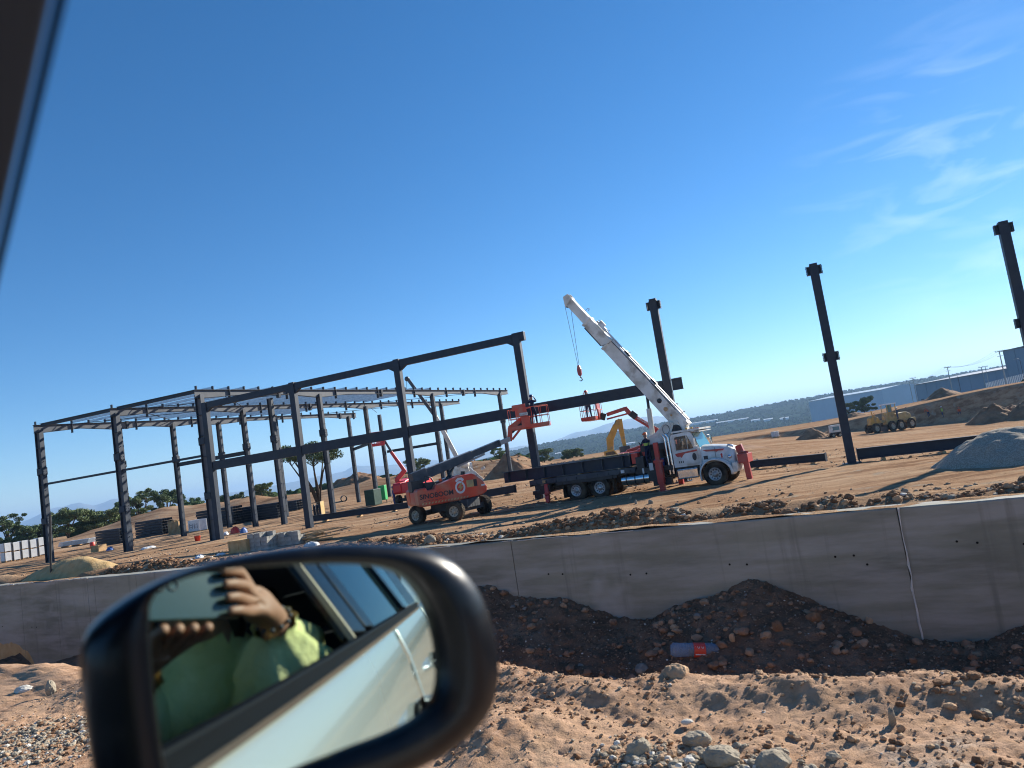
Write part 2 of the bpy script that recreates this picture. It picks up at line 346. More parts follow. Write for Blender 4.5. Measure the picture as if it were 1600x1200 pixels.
# mountains
def mountains(pts,dist,name,col,depth=2500):
    """pts: (pixel x, pixels above horizon)"""
    xs=[];zs=[]
    n=140;px=np.array([p[0] for p in pts],float);ph=np.array([p[1] for p in pts],float)
    X=np.linspace(px[0],px[-1],n);H=np.interp(X,px,ph)
    V=[];F=[]
    for i,(x,h) in enumerate(zip(X,H)):
        d=ray(x,834-.153*x);hd=Vector((d.x,d.y,0)).normalized()
        top=h*dist/FPX/hd.y*1.0; top*=1+.16*(float(fbm(x,1,4,.05))-.5)*2
        for j,(k,dd) in enumerate(((0,-1),(.45,-.55),(.8,-.22),(1,0),(.7,.4),(0,1))):
            P_=hd*(dist/hd.y+dd*depth*.5); jit=.12*(float(fbm(x,j*7.7,4,.08))-.5)
            V.append((P_.x,P_.y,-90+(top+90)*max(0,k+(jit if 0<k<1 else 0))))
    for i in range(n-1):
        for j in range(5):F.append((i*6+j,(i+1)*6+j,(i+1)*6+j+1,i*6+j+1))
    return tag(npmesh(name,V,F,col),kind='structure')
MM=mat('mountain_scrub',(.10,.12,.08),(.22,.20,.15),.004,.95,coord='World',contrast=(.4,.6))
mountains([(-260,2),(-60,6),(20,9),(60,17),(90,25),(125,28),(150,19),(185,24),(230,17),(320,9),(420,10),(520,14),(555,20),(585,17),(640,11),(680,12),(700,6)],9500,'mountain',MM)
mountains([(690,6),(760,13),(800,14),(850,11),(885,17),(905,21),(935,23),(960,28),(1000,32),(1030,30),(1080,18),(1160,6)],8500,'mountain',MM)
# ------------------------------------------------------------------ concrete wall
def concrete():
    m=bpy.data.materials.new('wall_concrete');m.use_nodes=True;n=m.node_tree.nodes;l=m.node_tree.links;b=n['Principled BSDF'];b.inputs['Roughness'].default_value=.85
    tc=n.new('ShaderNodeTexCoord').outputs['Object']
    def mp(sx,sy,sz,scale,det=6,ro=.6):
        q=n.new('ShaderNodeMapping');q.inputs['Scale'].default_value=(sx,sy,sz);l.new(tc,q.inputs[0]);t=n.new('ShaderNodeTexNoise');t.inputs['Scale'].default_value=scale;t.inputs['Detail'].default_value=det;t.inputs['Roughness'].default_value=ro;l.new(q.outputs[0],t.inputs[0]);return t.outputs[0]
    def ramp(s,a,ca,b_,cb):
        r=n.new('ShaderNodeValToRGB');r.color_ramp.elements[0].position=a;r.color_ramp.elements[1].position=b_;r.color_ramp.elements[0].color=lin(ca);r.color_ramp.elements[1].color=lin(cb);l.new(s,r.inputs[0]);return r.outputs[0]
    c=ramp(mp(.35,1,1,1.3),.35,(.155,.153,.120),.65,(.275,.27,.212))
    for s_,f in((ramp(mp(.22,1,1.6,3.5,8),.42,(0,0,0),.62,(1,1,1)),(.38,.365,.34)),(ramp(mp(3.2,1,.18,2.2,5),.58,(0,0,0),.72,(1,1,1)),(.14,.135,.11)),(ramp(mp(1,1,1,.8,4),.6,(0,0,0),.7,(1,1,1)),(.40,.39,.37)),(ramp(mp(1,1,1,26,8,.8),.62,(0,0,0),.72,(1,1,1)),(.17,.16,.14))):
        x=n.new('ShaderNodeMixRGB');x.inputs[2].default_value=lin(f)
        k=n.new('ShaderNodeMath');k.operation='MULTIPLY';k.inputs[1].default_value=.55;l.new(s_,k.inputs[0]);l.new(k.outputs[0],x.inputs[0]);l.new(c,x.inputs[1]);c=x.outputs[0]
    l.new(c,b.inputs['Base Color']);t=mp(.4,1,2,12,8,.7);bp=n.new('ShaderNodeBump');bp.inputs['Strength'].default_value=.35;bp.inputs['Distance'].default_value=.01;l.new(t,bp.inputs['Height']);l.new(bp.outputs[0],b.inputs['Normal'])
    return m
MC=concrete(); M['seam']=mat('form_seam_dark',(.19,.19,.16),None,rough=.9); M['mortar']=mat('mortar',(.62,.60,.56),(.48,.46,.42),12,.9,0,.5,60); M['hole']=mat('tie_hole_dark',(.02,.018,.016),None,rough=1)
wall=empty('retaining_wall',(WN.x*WP,WN.y*WP,0),math.atan2(WD.y,WD.x),'long unfinished grey concrete retaining wall across the picture behind the dark earth bank','wall')
# local x = along the wall, local y = beyond
def srf(px,py):
    d=ray(px,py);t=WP/(d.x*WN.x+d.y*WN.y);P_=O+d*t;return sp(P_.x,P_.y)[0],P_.z
sj=srf(1418,880)[0]; sj2=srf(803,880)[0]; cuts=[-45,-29,sj2-8.8,sj2,sj,sj+8.8,38]
for a,b_ in zip(cuts[:-1],cuts[1:]):
    n_=max(2,int((b_-a)/.12));xs=np.linspace(a+.004,b_-.004,n_);wb=MB();vs=[];fs=[]
    for x in xs:
        zt=WTOP+.012*(float(fbm(x,0,3,1.7))-.5)*2
        for (y,z) in((0,-1.0),(0,zt-.012),(.012,zt),(.25,zt),(.25,-1.0)): vs.append((x,y+ (.002 if a==sj2 else 0),z))
    for i in range(n_-1):
        for j in range(4): fs.append((i*5+j,(i+1)*5+j,(i+1)*5+j+1,i*5+j+1))
    fs+=[tuple(range(5)),tuple(range((n_-1)*5,n_*5))[::-1]]
    wb.add(vs,fs);wb.build('wall_panel',MC,wall)
fs_=MB()
x=-18.
while x<-3.5:
    if abs(x-sj)>.3 and abs(x-sj2)>.3: fs_.box(x,x+.003,-.0025,.01,-.6,WTOP-.02)
    x+=1.22
fs_.build('form_seam',M['seam'],wall)
# joint bead, top mortar edge, tie holes
j=MB();pts=[]
for k in range(14):
    z=.3+k*.1035;pts.append((sj+rnd.uniform(-.006,.006)+.012*(k>6),-.003,z))
j.tube(pts,[rnd.uniform(.004,.013) for _ in pts],6);j.build('joint_bead',M['mortar'],wall)
e=MB();x=-16.
while x<9:
    L=rnd.uniform(.12,.7); 
    if rnd.random()<(.85 if x>1.5 or x<-13 else .35):
        hh=rnd.uniform(.008,.022) if x>1.5 or x<-13 else .006; n_=max(3,int(L/.05)); pt=[(x+L*i/n_,-.004+rnd.uniform(-.003,.004),WTOP+.004+rnd.uniform(-.004,.004)) for i in range(n_+1)]
        e.tube(pt,[hh*rnd.uniform(.5,1) for _ in pt],6)
    x+=L+rnd.uniform(0,.12)
e.build('mortar_edge',M['mortar'],wall)
for px,py in ((857,897),(879,897),(985,898),(1010,896),(1140,882),(1167,882),(1305,870),(1334,868),(1355,882),(1495,846),(1527,848),(1600,850),(300,935),(50,980),(57,980),(4,979)):
    s_,z_=srf(px,py);h=MB();h.lathe([(.0,.0),(.007,.0),(.010,.0025),(.011,-.002)],(s_,-.0005,z_),(0,-1,0),10);h.lathe([(.0001,.003),(.0075,.0028)],(s_,-.0005,z_),(0,-1,0),10);h.build('tie_hole',M['hole'],wall)
# ------------------------------------------------------------------ loose stones
def ico():
    t=(1+5**.5)/2;v=np.array([(-1,t,0),(1,t,0),(-1,-t,0),(1,-t,0),(0,-1,t),(0,1,t),(0,-1,-t),(0,1,-t),(t,0,-1),(t,0,1),(-t,0,-1),(-t,0,1)],float);v/=np.linalg.norm(v[0])
    f=[(0,11,5),(0,5,1),(0,1,7),(0,7,10),(0,10,11),(1,5,9),(5,11,4),(11,10,2),(10,7,6),(7,1,8),(3,9,4),(3,4,2),(3,2,6),(3,6,8),(3,8,9),(4,9,5),(2,4,11),(6,2,10),(8,6,7),(9,8,1)]
    return v,np.array(f)
def ico2(n=1):
    v,f=ico()
    for _ in range(n):
        v=list(map(tuple,v));mid={};nf=[]
        def mp(a,b):
            k=(min(a,b),max(a,b))
            if k not in mid:
                q=(np.array(v[a])+np.array(v[b]))/2;q/=np.linalg.norm(q);mid[k]=len(v);v.append(tuple(q))
            return mid[k]
        for a,b,c in f:
            x,y,z=mp(a,b),mp(b,c),mp(c,a);nf+=[(a,x,z),(b,y,x),(c,z,y),(x,y,z)]
        v=np.array(v);f=np.array(nf)
    return v,f
IV,IF=ico2(1)
def stones(name,pos,rad,mats,mi=None,flat=.7,V0=IV,F0=IF,smooth=False,sink=.25,jit=.22):
    n=len(pos);k=len(V0);A=rng.normal(size=(n,3,3));Q=np.linalg.qr(A)[0]
    J=1+rng.uniform(-jit,jit,(n,k,1));sc3=rng.uniform(.6,1.15,(n,1,3));v=V0[None]*J*sc3*np.asarray(rad)[:,None,None]
    v=np.einsum('nij,nkj->nki',Q,v);v[:,:,2]*=flat;v+=np.asarray(pos)[:,None,:];v[:,:,2]+=(np.asarray(rad)*(.5-sink))[:,None]*flat
    F=(F0[None]+np.arange(n)[:,None,None]*k).reshape(-1,3)
    m=None if mi is None else np.repeat(mi,len(F0))
    return npmesh(name,v.reshape(-1,3),F,mats,smooth,mi=m)
MS=[mat('stone_tan',(.36,.22,.13),(.50,.34,.21),9,.9,0,.5,60,coord='World'),mat('stone_grey',(.26,.22,.165),(.38,.33,.25),9,.85,0,.4,60,coord='World'),mat('stone_brown',(.17,.09,.05),(.28,.16,.09),9,.95,0,.6,60,coord='World'),mat('stone_pale',(.55,.52,.45),(.66,.62,.55),9,.85,0,.3,60,coord='World')]
MSD=[mat('bank_stone_tan',(.26,.17,.11),(.38,.26,.17),9,.9,0,.5,60,coord='World'),mat('bank_stone_grey',(.16,.15,.13),(.26,.24,.21),9,.85,0,.4,60,coord='World'),mat('bank_stone_brown',(.19,.115,.072),(.30,.185,.12),9,.95,0,.6,60,coord='World'),MS[3]]  # stone colours for the bank, tan and grey darker than elsewhere
def scatter(n,s0,s1,p0,p1,rmin,rmax,pw,probs,name,clump=None,thr=.5):
    s_=rng.uniform(s0,s1,n*3);p_=rng.uniform(p0,p1,n*3)
    if clump:
        q=fbm(s_,p_,3,clump);k=q>thr;s_=s_[k];p_=p_[k]
    s_=s_[:n];p_=p_[:n];x=s_*WD.x+(p_+WP)*WN.x;y=s_*WD.y+(p_+WP)*WN.y;z=zg(x,y);r=rmin+(rmax-rmin)*rng.random(len(s_))**pw
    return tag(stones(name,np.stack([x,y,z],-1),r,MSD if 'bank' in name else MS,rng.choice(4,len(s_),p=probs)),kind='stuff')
scatter(9000,-7,4.6,-4.6,-3.0,.003,.012,3,[.72,.10,.15,.03],'pebbles')
scatter(2200,-7,4.6,-4.6,-3.2,.006,.022,3,[.62,.03,.35,0],'earth_clods',1.6,.52)
scatter(1500,-7,4.6,-3.75,-3.05,.008,.035,3,[.55,.03,.42,0],'earth_clods',1.3,.47)
scatter(2600,-9,4.8,-2.6,-.02,.008,.055,3.6,[.34,.06,.58,.02],'bank_rubble')
scatter(9000,-9,4.8,-2.6,-.02,.005,.018,2,[.30,.08,.60,.02],'bank_rubble')
scatter(260,-9,4.8,-2.0,-.05,.03,.07,2.0,[.5,.08,.42,0],'bank_rubble',.8,.50)
scatter(16000,-9,4.8,-2.6,-.02,.003,.010,1.5,[.30,.10,.58,.02],'bank_rubble')
scatter(12000,-14,6,.30,1.45,.010,.055,3.4,[.16,.03,.80,.01],'earth_clods',.9,.40)
scatter(4500,-16,9,1.2,9,.010,.05,6,[.5,.22,.25,.03],'rubble',.35,.47)
scatter(15000,-45,25,6,55,.012,.085,6,[.55,.20,.23,.02],'rubble',.15,.45)
scatter(4000,-105,-45,78,118,.04,.30,5,[.45,.05,.50,0],'earth_clods',.12,.40)
scatter(900,20,110,30,122,.02,.10,6,[.5,.05,.45,0],'earth_clods',.08,.45)
def patch(px,py,rad,n,rmax):
    P_=gp(px,py,1.2);s_,p_=sp(P_.x,P_.y);a=rng.normal(size=(n,2))*rad*.5;x,y=xy(s_+a[:,0],p_+a[:,1]*.6);z=zg(x,y);return tag(stones('grey_gravel',np.stack([x,y,z],-1),.002+rmax*rng.random(n)**3,MS,rng.choice(4,n,p=[.15,.65,.10,.10])),kind='stuff')
patch(60,1165,.75,3500,.020);patch(1130,1215,.40,1200,.028);patch(1000,1185,.22,400,.02)
def rock(px,py,wpx,mi,label,tall=.75,z=None,seed=0):
    P_=gt(px,py) if z is None else gp(px,py,z); d=(P_-O).length; r=wpx/FPX*d/2
    v,f=ico2(4);q=np.random.default_rng(seed+int(px));A=q.normal(size=(6,3));A/=np.linalg.norm(A,axis=1)[:,None]
    rr=np.ones(len(v))
    for a in A: # facets
        t=v@a;rr=np.minimum(rr,.78/np.maximum(t,.01))
    rr=rr*(1+.16*(fbm(v[:,0]*2+seed,v[:,1]*2+v[:,2]*3,5,1.6,.65)-.5)*2)
    v=v*rr[:,None]*np.array([r,r*.8,r*tall]);c,s_=math.cos(px),math.sin(px)
    v=np.stack([v[:,0]*c-v[:,1]*s_*.4,v[:,0]*s_*.4+v[:,1]*c,v[:,2]],-1)
    o=npmesh('rock',v,f,MS[mi],True);o.location=(P_.x,P_.y,P_.z+r*tall*.45)
    return tag(o,label,'rock')
rock(1059,1072,48,0,'big brown earth clod on the trench edge just below the plastic bottle',.85,1.2,1)
rock(937,1082,36,0,'brown clod on the sunlit trench rim left of the largest clod',.8,1.2,2)
rock(1396,1135,20,1,'upright pale pointed stone on sunlit roadside, tallest of the grey stones',1.7,1.2,3)
rock(1336,1110,26,1,'grey angular stone on the roadside dirt left of the upright pointed stone',.6,1.2,4)
rock(1290,1092,20,1,'small grey stone close to the trench rim at right',.6,1.2,5)
rock(1408,1142,14,0,'little orange-brown stone touching the foot of the upright stone',.8,1.2,6)
rock(1074,1130,18,3,'thin flat whitish slab lying on the sunlit dirt below the large clod',.4,1.2,7)
rock(1045,1098,16,3,'small round white stone right under the largest clod',.6,1.2,8)
rock(1000,1180,56,1,'wide pale tan rock at the bottom edge, left of the grey crumbling lumps',.55,1.2,9)
rock(1130,1196,76,1,'broad crumbly grey lump at the bottom edge of the photo',.5,1.2,10)
rock(1210,1202,54,1,'grey crumbly lump cut by the bottom edge, rightmost of the two',.6,1.2,11)
rock(1194,1099,14,3,'small cream stone on the dirt between large clod and grey stones',.6,1.2,12)
rock(1090,1162,38,1,'grey crumbly stone above the broad lump at the bottom edge',.6,1.2,13)
rock(80,1085,30,1,'half grey half white stone on the dirt left of the wing mirror',.8,1.2,14)
rock(38,1080,24,3,'flat cream stone at far left below the dark bank',.4,1.2,15)
rock(127,1160,20,1,'dark rounded stone beside the left edge of the wing mirror',.6,1.2,16)
for k,(px,py,wp,lb) in enumerate(((1055,985,16,'brown stone in the shaded bank near the middle of the slope'),(1272,970,22,'orange-brown stone high on the shaded bank'),(1145,1003,24,'large brown stone in the shaded bank above the bottle cap'),(1232,1012,20,'brown stone in the shaded bank right of the bottle'),(1358,975,18,'tan stone on the shaded bank where it meets the wall at right'),(1215,985,24,'widest brown stone embedded in the shaded bank'))):
    rock(px,py,wp,(0,2)[k%2],lb,.8,None,20+k)
for px,py,wp,lb in((1000-6,788,11,'grey boulder in front of the crane truck, left one of the pair'),(1017,788,11,'grey boulder in front of the crane truck, right one of the pair'),(672,849,20,'brown boulder on the clod row beside the top of the wing mirror'),(1416,772,11,'pale stone on the clod row above the wall joint')):
    rock(px,py,wp,1,lb,.9,None,40)
# heaps
MGR=mat('gravel_grey',(.31,.265,.205),(.48,.42,.33),25,.95,0,1.0,70,coord='World',contrast=(.4,.6))
MSA=mat('sand_tan',(.42,.28,.13),(.52,.37,.19),6,.95,0,.8,40,coord='World')
MDI=mat('dirt_heap',(.20,.11,.06),(.34,.20,.115),.9,.95,0,1.0,6,coord='World')
def heap(name,cx,cy,rx_,ry_,h,m,label,cat='dirt pile',rot=0,k=1.0,n=90,kind=None,pw=1.15):
    g=np.linspace(-1.25,1.25,n);a,b=np.meshgrid(g,g);c,s_=math.cos(rot),math.sin(rot);X=cx+(a*c*rx_-b*s_*ry_);Y=cy+(a*s_*rx_+b*c*ry_)
    rr=np.hypot(a,b)*(1+.25*(fbm(a*2+cx,b*2,3,1.)-.5));z=np.clip(1-rr**pw,-.2,1)*h*(1+.5*k*(fbm(a*3+cx,b*3+cy,4,1.2)-.5))+.06*h*(fbm(a*9,b*9,3,1.4)-.5)
    Z=zg(X,Y)+np.where(rr<1.12,z,-.15*h)-.03;V=np.stack([X,Y,Z],-1);V=V-np.array([cx,cy,0]);i=np.arange(n*n).reshape(n,n)
    F=np.stack([i[:-1,:-1],i[:-1,1:],i[1:,1:],i[1:,:-1]],-1).reshape(-1,4);o=npmesh(name,V.reshape(-1,3),F,m);o.location=(cx,cy,0);return tag(o,label,cat,kind=kind)
P_=gt(1590,728);heap('gravel_pile',P_.x+.95,P_.y+1.6,2.35,2.0,1.14,MGR,'smooth grey gravel pile behind the wall at the right edge','gravel pile',rot=-.4,k=.35,pw=1.75)
P_=gt(95,905);heap('sand_pile',P_.x,P_.y+.8,1.7,.9,.40,MSA,'yellowish sand pile behind the wall at far left with a stick in it','sand pile',rot=-.5,k=.4)
for px,Y,w_,h,lb in((1541,104,3.9,2.6,'tallest cone of brown dirt at the right below the tall utility pole'),(1570,105,3.4,2.1,'brown dirt cone right of the tallest cone'),(1606,101,4.6,2.7,'brown dirt heap cut by the right edge of the photo'),(1263,112,2.6,1.8,'dark brown dirt heap left of the lone steel column'),(1290,116,3.4,.9,'low greyish dirt heap between dark heap and lone steel column'),(1140,90,4,.6,'low reddish spoil heap right behind the crane truck hood'),(793,96,3.6,2.7,'brown cone of dirt seen between orange lift boom and truck load'),(1330,150,3,1.,'low pale dirt heap on top of the excavation bank'),(1470,152,4,1.9,'dark mound above the excavation bank beneath the poles'),(560,112,5,2.2,'light brown spoil heap left of the green container'),(860,70,3,.6,'low reddish dirt ridge behind the truck load')):
    X=at(px,834-.153*px,Y).x;heap('dirt_pile',X,Y,w_,w_*.8,h,MDI,lb)
# ------------------------------------------------------------------ steel building frame
B0=Vector((-21.74,50.28,0));BV=Vector((7.463,-2.988,0));HB=9.52;RW=Vector((6.752,11.653,0));HR=10.52;AV=Vector((-7.445,2.641,0));ZM=5.08
bu=BV.normalized();bn=Vector((-bu.y,bu.x,0));ru=RW.normalized();au=AV.normalized()
def frame_ang(v): return math.atan2(v.y,v.x)
def boxcol(root,P,h,ang,wd=.41,name='column',caps=(),top=False):
    T=Matrix.Translation(P)@Matrix.Rotation(ang,4,'Z')
    m=MB().box(-wd/2,wd/2,-wd*.45,wd*.45,0.02,h,0,T);o=m.build(name,M['steel'],root,.012)
    b=MB().box(-.42,.42,-.36,.36,-.12,.02,0,T);b.box(-.55,.55,-.48,.48,-.25,-.12,1,T)
    for sx in(-1,1):
        for sy in(-1,1): b.tube([T@Vector((sx*.34,sy*.28,.0)),T@Vector((sx*.34,sy*.28,.14))],.018,6)
    b.build('base_plate',[M['steel'],M['block']],o)
    for z in caps:
        for sx in(-1,1):
            c=MB();c.box(min(sx*wd/2,sx*(wd/2+.14)),max(sx*wd/2,sx*(wd/2+.14)),-.12,.12,z-.21,z-.19,0,T);c.box(min(sx*wd/2,sx*(wd/2+.14)),max(sx*wd/2,sx*(wd/2+.14)),-.12,.12,z+.19,z+.21,0,T)
            c.box(min(sx*wd/2,sx*(wd/2+.13)),max(sx*wd/2,sx*(wd/2+.13)),-.012,.012,z-.19,z+.19,0,T)
            xe=sx*(wd/2+.14);c.box(min(xe,xe+sx*.025),max(xe,xe+sx*.025),-.14,.14,z-.22,z+.22,0,T)
            for zz in(-.13,0,.13):
                for yy in(-.08,.08): c.box(xe+sx*.025-.015,xe+sx*.025+.015,yy-.015,yy+.015,z+zz-.015,z+zz+.015,1,T)
            c.build('bracket',[M['steel'],M['black']],o)
    if top:
        c=MB().box(-.18,.18,-.2,.2,h,h+.10,0,T);c.build('cap_plate',M['steel'],o)
    return o
def hcol(root,P,h,ang,dep=.40,wd=.30,brk=(6.9,),name='column'):
    """web faces across the direction ang"""
    T=Matrix.Translation(P)@Matrix.Rotation(ang,4,'Z');m=MB()
    m.box(-dep/2,-dep/2+.03,-wd/2,wd/2,.02,h,0,T);m.box(dep/2-.03,dep/2,-wd/2,wd/2,.02,h,0,T);m.box(-dep/2+.03,dep/2-.03,-.012,.012,.02,h,1,T)
    for k in range(1,7): m.box(-dep/2+.03,dep/2-.03,-wd/2+.02,wd/2-.02,k*h/7-.012,k*h/7+.012,0,T)
    for k in range(1,9): m.box(-dep/2-.10,-dep/2,-.05,.05,k*h/9.3-.01,k*h/9.3+.01,0,T)
    o=m.build(name,[M['steel'],M['web']],root)
    b=MB().box(-.35,.35,-.3,.3,-.12,.02,0,T);b.box(-.45,.45,-.4,.4,-.25,-.12,1,T);b.build('base_plate',[M['steel'],M['block']],o)
    for z in brk:
        c=MB().box(-dep/2-.09,-dep/2,-.17,.17,z-.28,z+.28,0,T);c.box(dep/2,dep/2+.09,-.17,.17,z-.28,z+.28,0,T);c.box(-dep/2+.03,dep/2-.03,-wd/2-.03,wd/2+.03,z-.22,z+.22,0,T)
        for zz in(-.2,0,.2):
            for yy in(-.1,.1):c.box(-dep/2-.12,-dep/2-.09,yy-.02,yy+.02,z+zz-.02,z+zz+.02,0,T)
        c.build('bracket',M['steel'],o)
    return o
fr=empty('steel_building_frame',(0,0,0),0,'large half-erected dark steel building frame of columns, rafters and beams left of the crane truck','steel frame')
ab=frame_ang(bu)
for k in range(5):
    P_=B0+BV*k+(bu*.45 if k==0 else Vector()); boxcol(fr,P_,HB if k<4 else HB+.15,ab,caps=() if k<4 else (HB-.1,),top=(k==4))
# beams of the front row
def beam(root,a,b,wd,ht,name='beam',m=('steel','steel'),box=False,haunch=False):
    g=MB()
    if box: g.bar(a,b,wd,ht)
    else: g.ibeam(a,b,wd,ht,.025)
    if haunch:
        d=(b-a).normalized()
        for P,s_ in((a,1),(b,-1)):
            q=P+d*s_*.0; g.add([q+Vector((0,0,-ht/2))+bn*.1,q+d*s_*.4+Vector((0,0,-ht/2))+bn*.1,q+Vector((0,0,-ht/2-.25))+bn*.1,q+Vector((0,0,-ht/2))-bn*.1,q+d*s_*.4+Vector((0,0,-ht/2))-bn*.1,q+Vector((0,0,-ht/2-.25))-bn*.1],[(0,1,2),(5,4,3),(0,3,4,1),(1,4,5,2),(2,5,3,0)])
    return g.build(name,M[m[0]],root)
for k in range(3):
    a=B0+BV*k+bu*(.69 if k==0 else .24);b=B0+BV*(k+1)-bu*.24;z=Vector((0,0,HB-.21));beam(fr,a+z,b+z,.26,.42,box=True,haunch=True)
    if k<2:
        c=MB().box(-.2,.2,-.15,.15,HB-.005,HB+.06,0,Matrix.Translation(B0+BV*(k+1))@Matrix.Rotation(ab,4,'Z'));c.build('cap_plate',M['steel'],fr)
c=MB().box(-.22,.52,-.16,.16,HB-.45,HB+.05,0,Matrix.Translation(B0+BV*3)@Matrix.Rotation(ab,4,'Z'));c.build('cap_plate',M['steel'],fr,.01)
for k in range(4):
    a=B0+BV*k+bu*(.69 if k==0 else .24);b=B0+BV*(k+1)-bu*.24;z=Vector((0,0,ZM));beam(fr,a+z,b+z,.28,.60,box=True)
a=B0+BV*4+bu*.24+Vector((0,0,ZM));beam(fr,a,a+bu*.55,.26,.62,name='beam_stub')
# rafter frames
ar=frame_ang(au)
cols=[(0,0),(0,.84),(0,2),(0,2.97),(1,0),(1,.84),(1,2.0),(1,3.0),(2,0),(2,.47),(2,.84),(2,1.2),(2,2.52),(2,2.93)]
RB=B0+Vector((0,0,0))
for i,t in cols:
    P_=RB+RW*t+AV*i; big=(t==0); hcol(fr,P_,HR-.35,ar,.52 if big else .40,.36 if big else .3,(6.9,3.1) if big else (6.9,))
# inner lower columns
for bx,by,tx,ty in((445,820,425,620),(448,807,434,647)):
    P_=gp(bx,by);d=math.hypot(P_.x,P_.y);h=2.65+ (834-.153*tx-ty)/FPX*P_.y; hcol(fr,P_,h-.1,ar)
for i in range(3):
    t1=(3.12,3.30,2.62)[i]
    a=RB+AV*i-ru*.35+Vector((0,0,HR));b=RB+AV*i+RW*t1+Vector((0,0,HR-.02))
    g=MB();L=(b-a).length;d=(b-a).normalized();n_=int(L/1.35)
    knots=[0]+[RW.length*t+.35 for ii,t in cols if ii==i]+[L]
    for kk in range(40):
        x0=L*kk/40;x1=L*(kk+1)/40
        def dep(x): 
            q=min(abs(x-c_) for c_ in knots[1:-1]);return .36+.26*max(0,1-q/3.4)
        d0,d1=dep(x0),dep(x1);p_,q_,_=frame(d)
        A0=a+d*x0;A1=a+d*x1;Z=Vector((0,0,1))
        g.bar(A0-Z*.015,A1-Z*.015,.24,.03,0)
        g.add([A0-Z*.03+p_*.01,A1-Z*.03+p_*.01,A1-Z*d1+p_*.01,A0-Z*d0+p_*.01,A0-Z*.03-p_*.01,A1-Z*.03-p_*.01,A1-Z*d1-p_*.01,A0-Z*d0-p_*.01],[(0,1,2,3),(7,6,5,4)],1)
        g.bar(A0-Z*(d0+.015),A1-Z*(d1+.015),.24,.03,0)
    for kk in range(n_+1):
        x=.15+kk*1.35; A0=a+d*x; g.box(-.03,.03,-.10,.10,0,.26,0,Matrix.Translation(A0)@Matrix.Rotation(frame_ang(ru),4,'Z'))
        if kk%4==2: g.box(-.02,.02,-.13,.13,-.74,.0,0,Matrix.Translation(A0)@Matrix.Rotation(frame_ang(ru),4,'Z'))
    for t in(.55,1.45,2.45): g.box(-.10,.10,-.16,.16,-.62,.04,0,Matrix.Translation(a+d*(RW.length*t))@Matrix.Rotation(frame_ang(ru),4,'Z'))
    g.build('rafter',[M['steel'],M['web']],fr)
# edge beams and purlins
for i in range(2):
    for t,z,wd,ht in((0,HR-.08,.2,.26),(0,5.9,.10,.16),(2.95 if i else 9,5.5,.2,.32)):
        if t>5: continue
        if t==2.95 and i==0: continue
        off=au*.27 if t==0 else au*.2
        beam(fr,RB+AV*i+RW*t+off+Vector((0,0,z)),RB+AV*(i+1)+RW*t-off+Vector((0,0,z)),wd,ht,'beam',box=(ht<.2))
beam(fr,RB+AV*2+RW*2.52-au*.2+Vector((0,0,6.2)),RB+AV+RW*2.0+au*.2+Vector((0,0,6.2)),.2,.3)
beam(fr,RB+AV*2+RW*.84-au*.2+Vector((0,0,6.4)),RB+AV+RW*.84+au*.2+Vector((0,0,6.4)),.2,.34)
for i in range(2):
    for k in range(1,(21,19)[i]):
        x=k*1.35-.2;g=MB();a=RB+AV*i+ru*x+Vector((0,0,HR+.13));b=a+AV
        g.bar(a,b,.012,.20);g.bar(a+Vector((0,0,.10))+ru*.03,b+Vector((0,0,.10))+ru*.03,.06,.006);g.bar(a-Vector((0,0,.10))-ru*.03,b-Vector((0,0,.10))-ru*.03,.06,.006);g.build('purlin',M['galv'],fr)
for i in range(2):
    for (t0,t1) in((0.1,.84),(2.0,2.9)):
        g=MB();g.tube([RB+AV*i+RW*t0+Vector((0,0,HR-.05)),RB+AV*(i+1)+RW*t1+Vector((0,0,HR-.05))],.03,6);g.tube([RB+AV*(i+1)+RW*t0+Vector((0,0,HR-.12)),RB+AV*i+RW*t1+Vector((0,0,HR-.12))],.03,6);g.build('brace_rod',M['steel'],fr)
# free-standing columns
for k,lb in((5,'lone dark steel column with cap and mid-height bracket, right of the crane truck'),(6,'dark steel column cut by the right edge of the photo, with cap and bracket')):
    P_=B0+BV*k;P_.z=zg(P_.x,P_.y);r_=empty('steel_column',P_,0,lb,'steel column','free-standing steel columns')
    boxcol(r_,Vector(),HB+.12-P_.z,ab,.40,'shaft',(HB-.1-P_.z,ZM-P_.z),True)
# beams lying on the ground
def lying(p0,p1,ht,wd,lb,z=0.12,m='steel'):
    a=gp(*p0,0);b=gp(*p1,0)
    for q in(a,b): q.z=zg(q.x,q.y)
    c_=(a+b)/2;r_=empty('steel_beam',c_,0,lb,'steel beam','steel beams lying on the ground');up=Vector((0,0,z+ht/2))
    g=MB().ibeam(a-c_+up,b-c_+up,wd,ht,.03);g.build('beam_section',M[m],r_)
    s_=MB();d=(b-a).normalized();L=(b-a).length
    for t in(.15,.5,.85):
        P_=a-c_+d*L*t;s_.bar(P_-Vector((-d.y,d.x,0))*.45+Vector((0,0,z/2-.01)),P_+Vector((-d.y,d.x,0))*.45+Vector((0,0,z/2-.01)),.12,z)
    s_.build('timber_support',M['wood'],r_);e_=MB()
    for q,s1 in((a,1),(b,-1)): e_.bar(q-c_+up-d*s1*.012,q-c_+up+d*s1*.012,wd+.06,ht+.06)
    e_.build('end_plate',M[m],r_);return r_
lying((1341,717),(1612,682),.52,.3,'long dark steel beam lying on the ground right of the lone column')
lying((1166,731),(1291,717),.40,.3,'dark steel beam lying between the truck bumper and the lone column','steel')if False else lying((1166,731),(1291,717),.40,.3,'dark steel beam lying between the truck bumper and the lone column')
lying((487,819),(640,797),.42,.3,'dark steel beam lying on the ground left of the orange boom lift')
